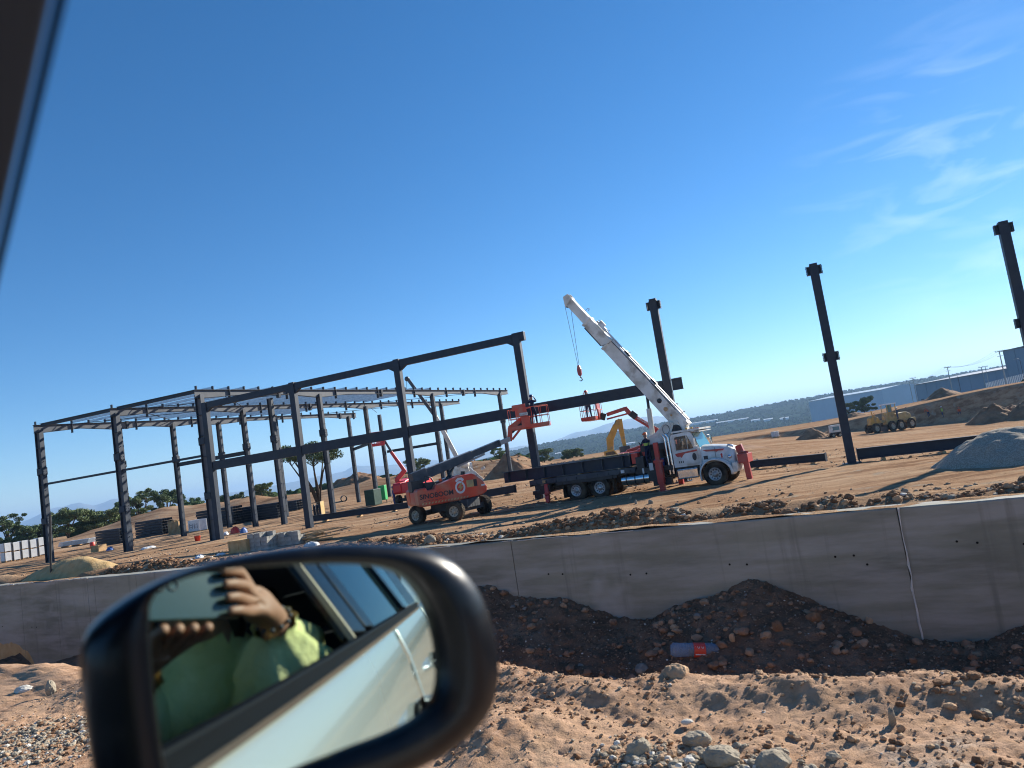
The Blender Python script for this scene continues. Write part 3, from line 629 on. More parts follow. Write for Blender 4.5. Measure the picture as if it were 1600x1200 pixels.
lying((722,787),(806,772),.50,.35,'dark steel beam end poking out right of the orange lift body')
lying((470,838),(388,852),.16,.2,'thin steel section lying behind the concrete block stack')if False else None
# ------------------------------------------------------------------ people
def skel(j,e,r,name,parent,mats,matf,sub=1):
    """j: joints, e: edges, r: radii -> one continuous skin surface, baked"""
    names=list(j);me=bpy.data.meshes.new('sk');me.from_pydata([j[n] for n in names],[(names.index(a),names.index(b)) for a,b in e],[]);o=bpy.data.objects.new('sk',me);COL.objects.link(o)
    s_=o.modifiers.new('s','SKIN');s_.use_smooth_shade=True
    for i,n in enumerate(names):
        q=r[n];me.skin_vertices[0].data[i].radius=q if isinstance(q,tuple) else (q,q)
    me.skin_vertices[0].data[0].use_root=True
    if sub: u=o.modifiers.new('u','SUBSURF');u.levels=sub;u.render_levels=sub
    bpy.context.view_layer.update();ev=o.evaluated_get(bpy.context.evaluated_depsgraph_get());nm=bpy.data.meshes.new_from_object(ev)
    bpy.data.objects.remove(o);nm.name=name
    for m in mats:nm.materials.append(m)
    mi=[matf(Vector(p.center)) for p in nm.polygons];nm.polygons.foreach_set('material_index',mi);nm.polygons.foreach_set('use_smooth',[True]*len(mi))
    ob=bpy.data.objects.new(name,nm);COL.objects.link(ob);ob.parent=parent;return ob
def worker(loc,rz,label,top='navy',legs='jeans',helm='helm_w',vest=None,pose='stand',group=None,h=1.72):
    root=empty('person',loc,rz,label,'person',group);k=h/1.72;crouch=.0
    j={};r={};e=[]
    def J(n,p,q,fr_=None):
        j[n]=Vector(p)*k;r[n]=q*k if not isinstance(q,tuple) else (q[0]*k,q[1]*k)
        if fr_:e.append((fr_,n))
    b=0;lx=.0
    hz=.92
    if pose=='bend': b=.38
    if pose=='crouch': hz=.50;b=.22
    J('pel',(0,0,hz),(.15,.105));J('wst',(b*.25,0,hz+.16),(.135,.095),'pel');J('chs',(b*.75,0,hz+.36-b*.15),(.165,.115),'wst');J('sho',(b*1.0,0,hz+.50-b*.3),(.12,.085),'chs')
    J('nck',(b*1.1,0,hz+.58-b*.35),.055,'sho');J('hd1',(b*1.2+.02,0,hz+.66-b*.4),.085,'nck');J('hd2',(b*1.25+.02,0,hz+.75-b*.42),.085,'hd1')
    for s_,S_ in((1,'L'),(-1,'R')):
        kn=(.06,s_*.11,.50) if pose!='crouch' else (.34,s_*.17,.46)
        J('hip'+S_,(0,s_*.09,hz-.06),.095,'pel');J('kn'+S_,kn,.062,'hip'+S_);J('an'+S_,(-.02+s_*.07*(pose=='walk'),s_*.13,.09),.042,'kn'+S_);J('ft'+S_,(.15+s_*.07*(pose=='walk'),s_*.14,.035),.04,'an'+S_)
        x0=b*.95;z0=hz+.46-b*.25
        J('sh'+S_,(x0,s_*.19,z0),.062,'sho')
        if pose=='work': el=(x0+.14,s_*.25,z0-.22);wr=(x0+.38,s_*.14,z0-.10)
        elif pose=='reach': el=(x0+.18,s_*.22,z0+.02);wr=(x0+.34,s_*.12,z0+.22)
        elif pose in('bend','crouch'): el=(x0+.12,s_*.22,z0-.26);wr=(x0+.26,s_*.12,z0-.44)
        else: el=(x0-.01,s_*.25,z0-.29);wr=(x0+.09,s_*.24,z0-.52)
        J('el'+S_,el,.045,'sh'+S_);J('wr'+S_,wr,.030,'el'+S_)
        d=(Vector(wr)-Vector(el)).normalized();sd_=Vector((0,1,0));J('pm'+S_,Vector(wr)+d*.05,(.038,.018),'wr'+S_)
        for f_,(o_,l_) in enumerate(((-.030,.070),(-.010,.082),(.010,.076),(.028,.060))):
            J('f%d'%f_+S_,Vector(wr)+d*.09+sd_*o_,.010,'pm'+S_);J('g%d'%f_+S_,Vector(wr)+d*(.09+l_*.6)+sd_*o_*1.1-Vector((0,0,.02)),.008,'f%d'%f_+S_)
        J('th'+S_,Vector(wr)+d*.05+Vector((0,0,.045)),.011,'pm'+S_)
    def mf(c):
        c=c/k
        if c.z<.10:return 3
        if c.z>hz+.55-b*.35 and abs(c.y)<.13:return 2
        for S_ in'LR':
            if (c-j['pm'+S_]/k).length<.10:return 2
        if c.z<hz+.02 and c.x<.4 and (pose!='bend' or c.x<b*.5): return 1
        return 0
    bd=skel(j,e,r,'body',root,[M[top],M[legs],M['skin'],M['black']],mf)
    hc=j['hd2']
    if helm:
        g=MB();g.lathe([(.001,.125),(.05,.118),(.09,.09),(.112,.045),(.118,.01),(.135,.0),(.118,-.004)],hc+Vector((0,0,.0))*k,(0,0,1),14);g.box(.09,.17,-.07,.07,-.004,.006,0,Matrix.Translation(hc));g.build('helmet',M[helm],root)
    g=MB();g.ball(hc+Vector((.088,0,-.015))*k,(.018,.014,.02),0,5);g.ball(hc+Vector((.078,.033,.008)),.009,1,4);g.ball(hc+Vector((.078,-.033,.008)),.009,1,4);g.ball(hc+Vector((.005,.09,-.01)),(.018,.010,.026),0,5);g.ball(hc+Vector((.005,-.09,-.01)),(.018,.010,.026),0,5);g.bar(hc+Vector((.088,-.02,-.05)),hc+Vector((.088,.02,-.05)),.006,.008,1);g.build('face',[M['skin'],M['black']],root)
    if vest:
        g=MB();a_,b_=j['wst'],j['sho'];ax=(b_-a_)
        pr=[];n=14
        for t,rx_,ry_ in((-.25,.118,.158),(.1,.115,.155),(.5,.130,.178),(.85,.115,.165),(1.02,.080,.10)):
            P_=a_+ax*t
            for q in range(n):
                an=2*math.pi*q/n;pr.append(P_+Vector((rx_*math.cos(an),ry_*math.sin(an),0))*k*1.04)
        fs=[(i*n+q,i*n+(q+1)%n,(i+1)*n+(q+1)%n,(i+1)*n+q) for i in range(4) for q in range(n)];ms=[1 if f//n==1 else 0 for f in range(len(fs))]
        g.add(pr,fs,0,True);g.m=ms;g.build('vest',[M[vest],M['limecl' if vest!='limecl' else 'whiteb']],root)
    return root
# ------------------------------------------------------------------ wheels
def wheel(root,c,r,wd,side=-1,rimm='rim',holes=10,lug=False,axis=None,name='wheel'):
    """axis = local direction to the outer face"""
    ax=Vector(axis) if axis else Vector((0,side,0));ax.normalize();c=Vector(c)
    w_=MB();rr=r*.54
    w_.lathe([(rr,wd*.42),(rr*1.03,wd*.49),(r*.80,wd*.52),(r*.94,wd*.47),(r,wd*.36),(r,-wd*.36),(r*.94,-wd*.47),(r*.8,-wd*.5),(rr,-wd*.42)],c,ax,40)
    a,b,_=frame(ax);n=36 if not lug else 22
    for k in range(n):
        t=2*math.pi*k/n;u_=a*math.cos(t)+b*math.sin(t);v_=-a*math.sin(t)+b*math.cos(t)
        for sg in(-1,1):
            P_=c+u_*(r*.99)+ax*sg*wd*.20+v_*(r*.04*sg);h_=.035*r if not lug else .07*r
            w_.bar(P_-v_*r*(.05 if not lug else .07)+ax*sg*0,P_+v_*r*(.05 if not lug else .07)+ax*sg*wd*.05,wd*.36,h_,0,up=u_)
    o=w_.build(name,M['tyre'],root);g=MB()
    g.lathe([(rr*1.01,wd*.47),(rr*.96,wd*.49),(rr*.90,wd*.44),(rr*.82,wd*.30),(rr*.55,wd*.26),(rr*.34,wd*.30),(rr*.32,wd*.50),(rr*.22,wd*.56),(.001,wd*.57)],c,ax,30)
    g.lathe([(rr*1.0,wd*.40),(rr*.98,-wd*.4),(.001,-wd*.4)],c,ax,24,1)
    for k in range(holes):
        t=2*math.pi*k/holes;u_=a*math.cos(t)+b*math.sin(t);g.lathe([(.001,.004),(rr*.10,.004),(rr*.115,0)],c+u_*rr*.69+ax*(wd*.286),ax,8,1)
        t+=.3;u_=a*math.cos(t)+b*math.sin(t);g.lathe([(.001,.03),(rr*.045,.028),(rr*.05,0)],c+u_*rr*.42+ax*(wd*.29),ax,6,0)
    g.build('rim',[M[rimm],M['black']],o);return o
def textmesh(txt,size,root,T,m,name='lettering',ext=.004,bold=0):
    cu=bpy.data.curves.new('t','FONT');cu.body=txt;cu.size=size;cu.extrude=ext;cu.offset=bold;o=bpy.data.objects.new('t',cu);COL.objects.link(o);bpy.context.view_layer.update()
    me=bpy.data.meshes.new_from_object(o.evaluated_get(bpy.context.evaluated_depsgraph_get()));bpy.data.objects.remove(o);me.name=name;me.materials.clear();me.materials.append(m)
    ob=bpy.data.objects.new(name,me);COL.objects.link(ob);ob.parent=root;ob.matrix_local=T;return ob
# ------------------------------------------------------------------ crane truck (local: x forward, y left, z up, origin under the front axle)
fwp=gp(1121,757);r2p=gp(905,781);tdir=(fwp-r2p);tdir.z=0;tdir.normalize();tl=Vector((-tdir.y,tdir.x,0))
TO=fwp+tl*1.15; TO.z=zg(TO.x,TO.y)
tr=empty('crane_truck',TO,math.atan2(tdir.y,tdir.x),'white truck with red stripe and raised telescopic crane boom, flatbed loaded with dark steel','truck')
BK=M['black']
# chassis
g=MB()
for y in(-.42,.42): g.box(-9.3,.75,y-.05,y+.05,.68,.98)
for x in(-9.2,-7.8,-6.4,-5,-3.6,-1.9,0,.6): g.box(x-.06,x+.06,-.42,.42,.74,.92)
for x in(0,-5.75,-7.05): g.tube([(x,-1.0,.53),(x,1.0,.53)],.09,10)
for x in(-5.75,-7.05): g.ball((x,0,.53),.24,0,6)
g.box(-7.4,-5.4,-.78,-.60,.55,.70);g.box(-7.4,-5.4,.60,.78,.55,.70)
g.box(-9.55,-8.9,-1.15,1.15,.55,.75);g.box(-9.5,-9.2,-1.1,-.9,.35,.6);g.box(-4.9,-1.0,-.9,-.45,.95,1.12)
g.build('chassis',BK,tr,.01)
for x in(-5.75,-7.05):
    for s_ in(-1,1):
        wheel(tr,(x,s_*1.04,.53),.53,.27,s_);wheel(tr,(x,s_*.74,.53),.53,.27,s_)
for s_ in(-1,1): wheel(tr,(0,s_*1.08,.53),.54,.30,s_)
# deck
g=MB();g.box(-9.6,-3.75,-1.2,1.2,1.16,1.28);g.box(-9.6,-3.75,-1.22,-1.2,1.06,1.30);g.box(-9.6,-3.75,1.2,1.22,1.06,1.30);g.box(-9.62,-9.6,-1.2,1.2,.98,1.30)
for k in range(14): g.box(-9.4+k*.42,-9.34+k*.42,-1.15,1.15,1.02,1.16)
for k in range(10): g.box(-9.3+k*.58,-9.2+k*.58,-1.27,-1.22,1.08,1.20)
g.box(-9.1,-4.5,-.5,-.35,.98,1.16);g.box(-9.1,-4.5,.35,.5,.98,1.16)
g.build('flatbed_deck',M['steel_dusty'],tr)
g=MB();g.box(-8.1,-4.75,-1.2,-1.14,.90,1.05);g.box(-9.1,-8.5,-1.16,-.7,.62,.98);g.build('side_rail',BK,tr)
for k,(x) in enumerate((-8.75,-4.4)): 
    g=MB().box(x-.06,x+.10,-1.30,-1.215,1.1,1.24);g.build('marker_plate',M['whiteb'] if k else M['wood'],tr)
# fuel tank
g=MB();g.tube([(-4.55,-.92,.72),(-3.15,-.92,.72)],.27,24)
g.build('fuel_tank',M['chrome'],tr);
g=MB()
for x in(-4.3,-3.85,-3.4): g.lathe([(.275,-.025),(.285,-.02),(.285,.02),(.275,.025)],(x,-.92,.72),(1,0,0),24)
g.build('tank_strap',BK,tr)
# middle platform, pedestal and control boxes
g=MB();g.box(-3.75,-1.95,-1.15,1.15,.95,1.18);g.box(-3.6,-2.1,-.7,.7,1.18,1.6);g.tube([(-2.85,0,1.6),(-2.85,0,2.1)],.62,24)
g.box(-3.5,-2.2,-.75,.75,1.95,2.25);g.box(-3.7,-3.3,-1.1,-.6,1.18,1.75);g.box(-2.3,-1.95,.4,1.1,1.1,1.9);g.box(-3.2,-2.75,-1.14,-.8,.55,.95);g.box(-3.0,-2.1,-1.1,-.85,.3,.62)
for k in range(4): g.tube([(-3.7+k*.06,-.6,1.2),(-3.6+k*.08,-.55,2.0),(-3.3+k*.05,-.3,2.3)],.02,6)
for k in range(5): g.tube([(-2.2+k*.05,-.65,1.1),(-2.15+k*.04,-.8,1.6),(-2.25+k*.05,-.7,2.2)],.022,6)
g.build('crane_pedestal',BK,tr,.008)
for bx,m_ in(((-3.05,-2.85,-1.17,-1.15,1.25-.2,1.45-.05),'whiteb'),((-3.42,-3.34,-1.17,-1.13,.95,1.2),'whiteb'),((-3.95,-3.62,-.95,-.6,1.45,1.95),'redc'),((-2.75,-2.35,-1.16,-.9,1.2,1.55),'bluecl')):
    MB().box(*bx).build('equipment_box',M[m_],tr,.01)
# vertical exhaust stacks and cylinders behind the cab
for x,y,r_,m_ in((-1.98,-.95,.065,'chrome'),(-2.14,-.98,.05,'chrome'),(-2.0,.9,.065,'chrome')):
    g=MB();g.tube([(x,y,.75),(x,y,2.45),(x-.02,y,2.52),(x-.10,y,2.62)],r_,14);g.build('exhaust_stack',M[m_],tr)
# outriggers
def vbox(x,y0,y1,z0,z1,wd): return (x-wd/2,x+wd/2,y0,y1,z0,z1)
for s_ in(-1,1):
    y=s_*1.38;g=MB()
    a_,b_=sorted((y-.13,y+.13));g.box(-2.63,-2.33,a_,b_,.42,1.48);g.box(-2.60,-2.36,a_+.03,b_-.03,.08,.42);g.box(-2.58,-2.38,a_+.05,b_-.05,1.48,2.32)
    g.box(-2.68,-2.28,a_-.02,b_+.02,1.38,1.50);g.box(-2.58,-2.38,min(0,y),max(0,y),.98,1.18);g.box(-2.72,-2.24,a_-.07,b_+.07,.0,.06);g.build('outrigger',M['redp'],tr,.01)
    y=s_*1.15;g=MB();g.bar((-8.72,y*.95,1.02),(-8.62,y*1.18,.10),.20,.16,0,Vector((0,1,0)));g.bar((-8.65,y*1.1,.62),(-8.60,y*1.12,.5),.27,.22,0,Vector((0,1,0)));g.box(-8.78,-8.46,min(y*1.18-.14,y*1.18+.14),max(y*1.18-.14,y*1.18+.14),0,.06);g.build('outrigger',M['redp'],tr,.01)
g=MB();g.bar((1.02,-.35,1.65),(1.22,-.35,.85),.30,.22,0,Vector((0,1,0)));g.bar((1.28,-.62,1.28),(1.34,-.62,.10),.24,.2,0,Vector((0,1,0)));g.box(1.0,1.45,-.8,.1,.85,1.25);g.tube([(1.15,-.5,1.35),(1.45,-.62,1.3)],.05,8);g.tube([(1.1,-.35,.9),(1.34,-.62,.4)],.05,8);g.box(1.2,1.55,-.78,-.46,0,.07)
g.build('outrigger',M['redp'],tr,.01)
# cab body
cab=[(-1.88,1.02),(-1.88,2.42),(-1.80,2.55),(-1.0,2.60),(-.86,2.54),(-.60,1.80),(-.60,1.02)]
g=MB()
for s_ in(-1,1):
    y=s_*.98;yi=s_*.90
    # side with door window opening: build frame from quads
    o_=[(-1.88,1.02),(-.60,1.02),(-.60,1.80),(-.86,2.54),(-1.0,2.60),(-1.80,2.55),(-1.88,2.42)]
    wdw=[(-1.68,1.80),(-.84,1.80),(-.90,2.0),(-1.06,2.42),(-1.16,2.44),(-1.64,2.42),(-1.68,2.36)]
    vs=[(a,y,b) for a,b in o_]+[(a,y,b) for a,b in wdw]+[(a,yi,b) for a,b in o_]+[(a,yi,b) for a,b in wdw];n=7
    fs=[]
    for i in range(n):
        k=(i+1)%n;fs+=[(i,k,n+k,n+i),(2*n+i,3*n+i,3*n+k,2*n+k),(n+i,n+k,3*n+k,3*n+i)]
    g.add(vs,fs)
g.box(-1.88,-1.82,-.9,.9,1.02,2.0);g.box(-1.88,-1.82,-.9,.9,2.35,2.5);g.add([(-1.88,-.98,2.42),(-1.80,-.98,2.55),(-1.0,-.98,2.60),(-.86,-.98,2.54),(-1.88,.98,2.42),(-1.80,.98,2.55),(-1.0,.98,2.60),(-.86,.98,2.54),(-1.80,0,2.62),(-1.0,0,2.67)],[(0,1,5,4),(1,2,9,8),(8,9,6,5),(2,3,7,6,9)])
g.add([(-1.88,-.98,2.40),(-.86,-.98,2.52),(-.86,.98,2.52),(-1.88,.98,2.40)],[(0,1,2,3)])
g.box(-.62,-.56,-.95,.95,1.02,1.80)
g.box(-1.3,-.70,-.96,.96,2.60,2.66);
g.build('cab',M['whitep'],tr,.015)
MB().add([(-.60,-.88,1.80),(-.60,.88,1.80),(-.855,.80,2.5),(-.855,-.80,2.5),(-.58,-.88,1.80),(-.58,.88,1.80),(-.835,.80,2.5),(-.835,-.80,2.5)],[(0,1,2,3),(7,6,5,4),(0,4,5,1),(1,5,6,2),(2,6,7,3),(3,7,4,0)]).build('windscreen',M['tealglass'],tr)
g=MB();g.box(-1.78,-.45,-.98,.98,2.62,2.70,0);g.add([(-.9,-.98,2.60),(-.45,-.98,2.52),(-.45,.98,2.52),(-.9,.98,2.60),(-.9,-.98,2.64),(-.45,-.98,2.55),(-.45,.98,2.55),(-.9,.98,2.64)],[(0,1,2,3),(7,6,5,4),(0,4,5,1),(1,5,6,2),(2,6,7,3)]);g.build('sun_visor',M['whitep'],tr)
for x in(-1.2,-.95): MB().tube([(x,-.4,2.70),(x,-.4,2.78)],.05,10).build('beacon_lamp',M['yellowp'],tr)
for s_ in(-1,1):
    d_=MB();y=s_*.985;a_,b_=sorted((y,y+s_*.025))
    d_.box(-1.74,-.70,a_,b_,1.10,1.79);o=d_.build('door',M['whitep'],tr,.01)
    MB().prism([(-1.68,1.80),(-.84,1.80),(-.90,2.0),(-1.06,2.42),(-1.16,2.44),(-1.64,2.42)],min(y*.975,y*.97),max(y*.975,y*.97)).build('window',M['winglass'],o)
    MB().box(-1.12,-1.09,min(y,y+s_*.02),max(y,y+s_*.02),1.80,2.42).build('window_divider',M['whitep'],o)
    q=MB();q.lathe([(.001,.0),(.085,.0),(.1,-.004)],(0,0,0),(0,s_,0),20);ow=q.build('porthole_window',M['black'],o);ow.location=(-.86,y+s_*.029,1.42);ow.scale=(1,1,1.75)
    y2=y+s_*.0275
    st=[(-1.74,1.66),(-.70,1.74),(-.70,1.66),(-1.28,1.62),(-1.38,1.54),(-1.46,1.44),(-1.54,1.50),(-1.66,1.50),(-1.72,1.56)]
    MB().prism(st,min(y2,y2+s_*.006),max(y2,y2+s_*.006)).build('stripe',M['redp'],o)
    MB().tube([(-1.62,y+s_*.03,1.5),(-1.62,y+s_*.06,1.5),(-1.50,y+s_*.06,1.5),(-1.50,y+s_*.03,1.5)],.012,6).build('handle',M['chrome'],o)
    t_=MB();
    for k in range(3): t_.box(-1.62+k*.09,-1.58+k*.09,min(y2,y2+s_*.004),max(y2,y2+s_*.004),1.20,1.30)
    t_.build('door_marking',BK,o)
    m_=MB();m_.tube([(-.72,s_*1.0,2.3),(-.62,s_*1.28,2.3),(-.62,s_*1.28,1.85),(-.72,s_*1.0,1.8)],.012,6);m_.box(-.66,-.59,min(s_*1.2,s_*1.38),max(s_*1.2,s_*1.38),1.90,2.26,0);m_.build('side_mirror',M['chrome'],tr)
# interior seat
g=MB();g.box(-1.7,-1.2,-.75,-.2,1.2,1.5);g.box(-1.75,-1.62,-.75,-.2,1.5,2.1);g.box(-1.7,-1.2,.2,.75,1.2,1.5);g.box(-.8,-.6,-.9,.9,1.5,1.8);g.build('seat',BK,tr)
# hood with fenders
g=MB()
def hoodring(x,wt,wb,zt,zb,rz=.12):
    return [(x,-wb,zb),(x,-wb,zb+(zt-zb)*.45),(x,-wt-.03,zt-rz),(x,-wt+.05,zt-.03),(x,-wt*.5,zt+.03),(x,0,zt+.05),(x,wt*.5,zt+.03),(x,wt-.05,zt-.03),(x,wt+.03,zt-rz),(x,wb,zb+(zt-zb)*.45),(x,wb,zb)]
rs=[hoodring(-.59,.78,.88,1.83,1.02),hoodring(-.2,.74,.80,1.80,1.02),hoodring(.25,.68,.74,1.74,1.0),hoodring(.60,.64,.70,1.67,.95),hoodring(.80,.60,.66,1.58,.90),hoodring(.86,.52,.60,1.45,.88)]
vs=[p for r_ in rs for p in r_];n=11;fs=[(i*n+k,i*n+k+1,(i+1)*n+k+1,(i+1)*n+k) for i in range(5) for k in range(n-1)];fs.append(tuple(range(5*n,6*n)));g.add(vs,fs,0,True);g.build('hood',M['whitep'],tr)
g=MB();g.box(.862,.90,-.44,.44,.95,1.46)
for k in range(9): g.box(.90,.915,-.42,.42,.98+k*.052,1.005+k*.052)
g.build('grille',M['chrome'],tr)
g=MB();g.tube([(.55,-.5,1.66),(.62,-.55,1.73),(.82,-.58,1.66),(.84,-.58,1.60)],[.03,.05,.05,.03],8);g.build('hood_ornament_mirror',M['chrome'],tr)
for s_ in(-1,1):
    g=MB();y0,y1=s_*.62,s_*1.26;n=16;ro=.70;vs=[];cx,cz=0,.53
    prof=[]
    for k in range(n+1):
        t=R(200-k*(200-(-8))/n);prof.append((math.cos(t),math.sin(t)))
    for i,(c_,s2) in enumerate(prof):
        rx_=.70+.12*max(0,c_) ;rz_=.70
        for yy,kk in((y0,1.02),(y1-s_*.06,1.02),(y1,.96),(y1,.90)):
            vs.append((cx+c_*rx_*kk,yy,cz+s2*rz_*kk))
    fs=[(i*4+k,i*4+k+1,(i+1)*4+k+1,(i+1)*4+k) for i in range(n) for k in range(3)];g.add(vs,fs,0,True)
    g.add([(-.70,y0,.45),(-.70,y1-s_*.05,.45),(-.62,y1-s_*.05,1.04),(-.62,y0,1.04),(-.64,y0,.45),(-.64,y1-s_*.05,.45)],[(0,1,2,3),(0,1,5,4)])
    fd=g.build('fender',M['whitep'],tr);fd.modifiers.new('s','SOLIDIFY').thickness=.02
    MB().prism([(-.55,1.66),(.5,1.60),(.42,1.53),(.2,1.54),(.12,1.50),(0,1.55),(-.55,1.58)],min(s_*.80,s_*.812),max(s_*.80,s_*.812)).build('stripe',M['redp'],tr)
    MB().box(-.5,-.30,min(s_*.835,s_*.86),max(s_*.835,s_*.86),1.22,1.38).build('vent',BK,tr)
    g=MB();g.ball((.70,s_*.95,1.22),(.09,.13,.10),0,8);g.build('headlight',M['chrome'],tr)
    g=MB();g.tube([(.42,s_*1.15,1.22),(.42,s_*1.15,1.34)],.035,8);g.ball((.42,s_*1.15,1.37),.05,0,6);g.build('turn_lamp',M['redc'],tr)
    g=MB();g.box(-1.80,-.80,min(s_*.72,s_*1.08),max(s_*.72,s_*1.08),.46,.94);
    st=g.build('step_tank',M['chrome'],tr,.06)
    g=MB();
    for z_ in(.50,.86): g.box(-1.75,-.85,min(s_*1.085,s_*1.12),max(s_*1.085,s_*1.12),z_,z_+.04)
    g.build('step',M['rim'],tr)
for z_ in(1.10,1.44,1.79):
    g=MB()
for s_ in(-1,1):
    MB().box(-5.0,-4.94,min(s_*.95,s_*1.22),max(s_*.95,s_*1.22),.25,1.05).build('mud_flap',M['tyre'],tr);MB().box(-7.75,-7.70,min(s_*.75,s_*1.22),max(s_*.75,s_*1.22),.22,1.0).build('mud_flap',M['tyre'],tr)
    g=MB()
    for x in(-.57,.05,.60): g.box(x,x+.012,min(s_*.79,s_*.815),max(s_*.79,s_*.815),1.12,1.72) if x<.5 else None
    g.build('hood_seam',BK,tr)
for y in(-.7,-.35,0,.35,.7): MB().ball((-.98,y,2.70),(.05,.04,.03),0,4).build('marker_lamp',M['orangecl'],tr)
g=MB()
for k in range(5):
    a0=Vector((-3.4+.12*k,-.95+.05*k,1.2));g.tube([a0,a0+Vector((.1,-.1,-.35)),a0+Vector((.5,-.12,-.5-.03*k)),a0+Vector((1.2,.0,-.25)),a0+Vector((1.5,.1,.1))],.018,5)
for k in range(3): g.tube([(-9.2,-.9+.1*k,.9),(-8.0,-1.0,.78+.04*k),(-6.5,-1.02,.86),(-5.0,-1.0,.8+.05*k)],.016,5)
g.build('hydraulic_hose',M['tyre'],tr)
g=MB();g.prism([(.80,.50),(.98,.52),(1.02,.62),(1.02,.86),(.98,.95),(.80,.95)],-1.15,1.15);g.build('bumper',M['creamp'],tr,.02)
MB().box(-1.9,-.62,-.88,-.80,.60,1.02).build('cab_skirt',BK,tr)
# turret
TZ=2.95;PX=-2.05
tu=MB()
for s_ in(-1,1):
    y0,y1=sorted((s_*.42,s_*.36));tu.prism([(-3.40,2.12),(-2.35,2.12),(-2.12,2.35),(-1.82,2.95),(-1.82,3.12),(-2.0,3.22),(-2.25,3.15),(-2.75,2.75),(-3.15,2.62),(-3.32,2.72),(-3.42,2.60)],y0,y1)
tu.box(-3.35,-2.3,-.36,.36,2.12,2.2);tu.box(-3.3,-3.22,-.36,.36,2.2,2.6);tu.tube([(-2.0,-.5,3.05),(-2.0,.5,3.05)],.09,12);tu.build('turret',M['creamp'],tr,.015)
MB().tube([(-2.85,0,2.0),(-2.85,0,2.14)],.55,24).build('slewing_ring',BK,tr)
g=MB();g.tube([(-1.72,-.30,2.75),(-1.72,.30,2.75)],.20,16);g.tube([(-1.72,-.34,2.75),(-1.72,-.30,2.75)],.26,16);g.box(-1.9,-1.55,-.3,.3,2.3,2.55);g.build('winch',BK,tr)
g=MB();pts=[]
for k in range(22):
    t=2*math.pi*k/18;pts.append((-2.15+.17*math.cos(t),-.50-.002*k,2.85+.22*math.sin(t)))
g.tube(pts,.012,5);g.build('hose_loop',BK,tr)
# boom : base at (-2.0,3.05), tip at (-6.35,9.9)
ba=Vector((-1.62,0,2.62));bt=Vector((-6.68,0,10.15));bd=(bt-ba).normalized();L=(bt-ba).length;bup=Vector((-bd.z,0,bd.x)) if False else Vector((bd.z,0,-bd.x))
def bsec(t0,t1,wd,ht,off,m_,name,par=None):
    g=MB();a=ba+bd*t0+bup*off;b=ba+bd*t1+bup*off;g.bar(a,b,wd,ht,0,up=bup)
    g.bar(b-bd*.12,b,wd+.05,ht+.05,0,up=bup);return g.build(name,m_,par or tr,.015)
bo=bsec(0,5.75,.50,.66,.30,M['creamp'],'boom')
bsec(5.75,7.4,.42,.54,.32,M['creamp'],'boom_section',bo)
bsec(7.4,L-.15,.35,.44,.34,M['creamp'],'boom_section',bo)
g=MB();g.bar(ba+bd*5.9+bup*.01,ba+bd*7.2+bup*.01,.3,.06,0,up=bup);g.build('wear_plate',BK,bo)
g=MB()   # side panels, top walk rails, hose guides
g.bar(ba+bd*.4+bup*.70,ba+bd*7.0+bup*.70,.10,.08,0,up=bup);g.bar(ba+bd*.2+bup*.66+Vector((0,-.17,0)),ba+bd*5.6+bup*.66+Vector((0,-.17,0)),.05,.07,0,up=bup);g.bar(ba+bd*.2+bup*.66+Vector((0,.17,0)),ba+bd*5.6+bup*.66+Vector((0,.17,0)),.05,.07,0,up=bup)
g.build('boom_rail',M['whitep'],bo)
g=MB()
for t in(.6,1.1,2.6,4.6,6.2,6.9,7.8):
    P_=ba+bd*t+bup*.66;g.tube([P_+Vector((0,-.15,0)),P_+bup*.16+Vector((0,-.12,0)),P_+bup*.17+Vector((0,.1,0)),P_+Vector((0,.15,0))],.014,5)
for t in(2.5,4.45): P_=ba+bd*t+bup*.72;g.bar(P_,P_+bd*.35,.22,.10,0,up=bup)
for t in(5.8,):
    g.tube([ba+bd*t+bup*.1+Vector((0,-.26,0)),ba+bd*(t-.2)+bup*.5+Vector((0,-.27,0))],.014,5)
g.tube([ba+bd*.9+bup*.62+Vector((0,-.26,0)),ba+bd*3.0+bup*.64+Vector((0,-.262,0)),ba+bd*5.6+bup*.60+Vector((0,-.26,0))],.018,6)
g.build('hose_guide',BK,bo)
g=MB();P_=ba+bd*6.3+bup*.70;g.bar(P_,P_+bd*.55,.14,.16,0,up=bup);g.bar(P_+bd*.2+bup*.12,P_+bd*.55+bup*.12,.10,.14,0,up=bup);g.build('jib_bracket',M['whitep'],bo)
g=MB();c_=ba+bd*1.75+bup*.33;g.lathe([(.001,.02),(.10,.02),(.12,.0)],c_+Vector((0,-.26,0)),(0,-1,0),18);g.build('pin_cap',BK,bo)
for t,q,r_ in((1.25,.28,.11),(.85,.28,.055)):
    g=MB();c_=ba+bd*t+bup*q;g.lathe([(.001,.015),(r_*.7,.015),(r_,.0)],c_+Vector((0,-.255,0)),(0,-1,0),14)
    g.build('badge',M['wood'],bo)
g=MB();g.tube([ba+Vector((0,-.32,.25))+bd*.2,ba+Vector((0,.32,.25))+bd*.2],.16,18);g.box(-1.75,-1.25,-.26,.26,2.52,2.86,0);g.build('boom_pivot',M['creamp'],tr,.02)
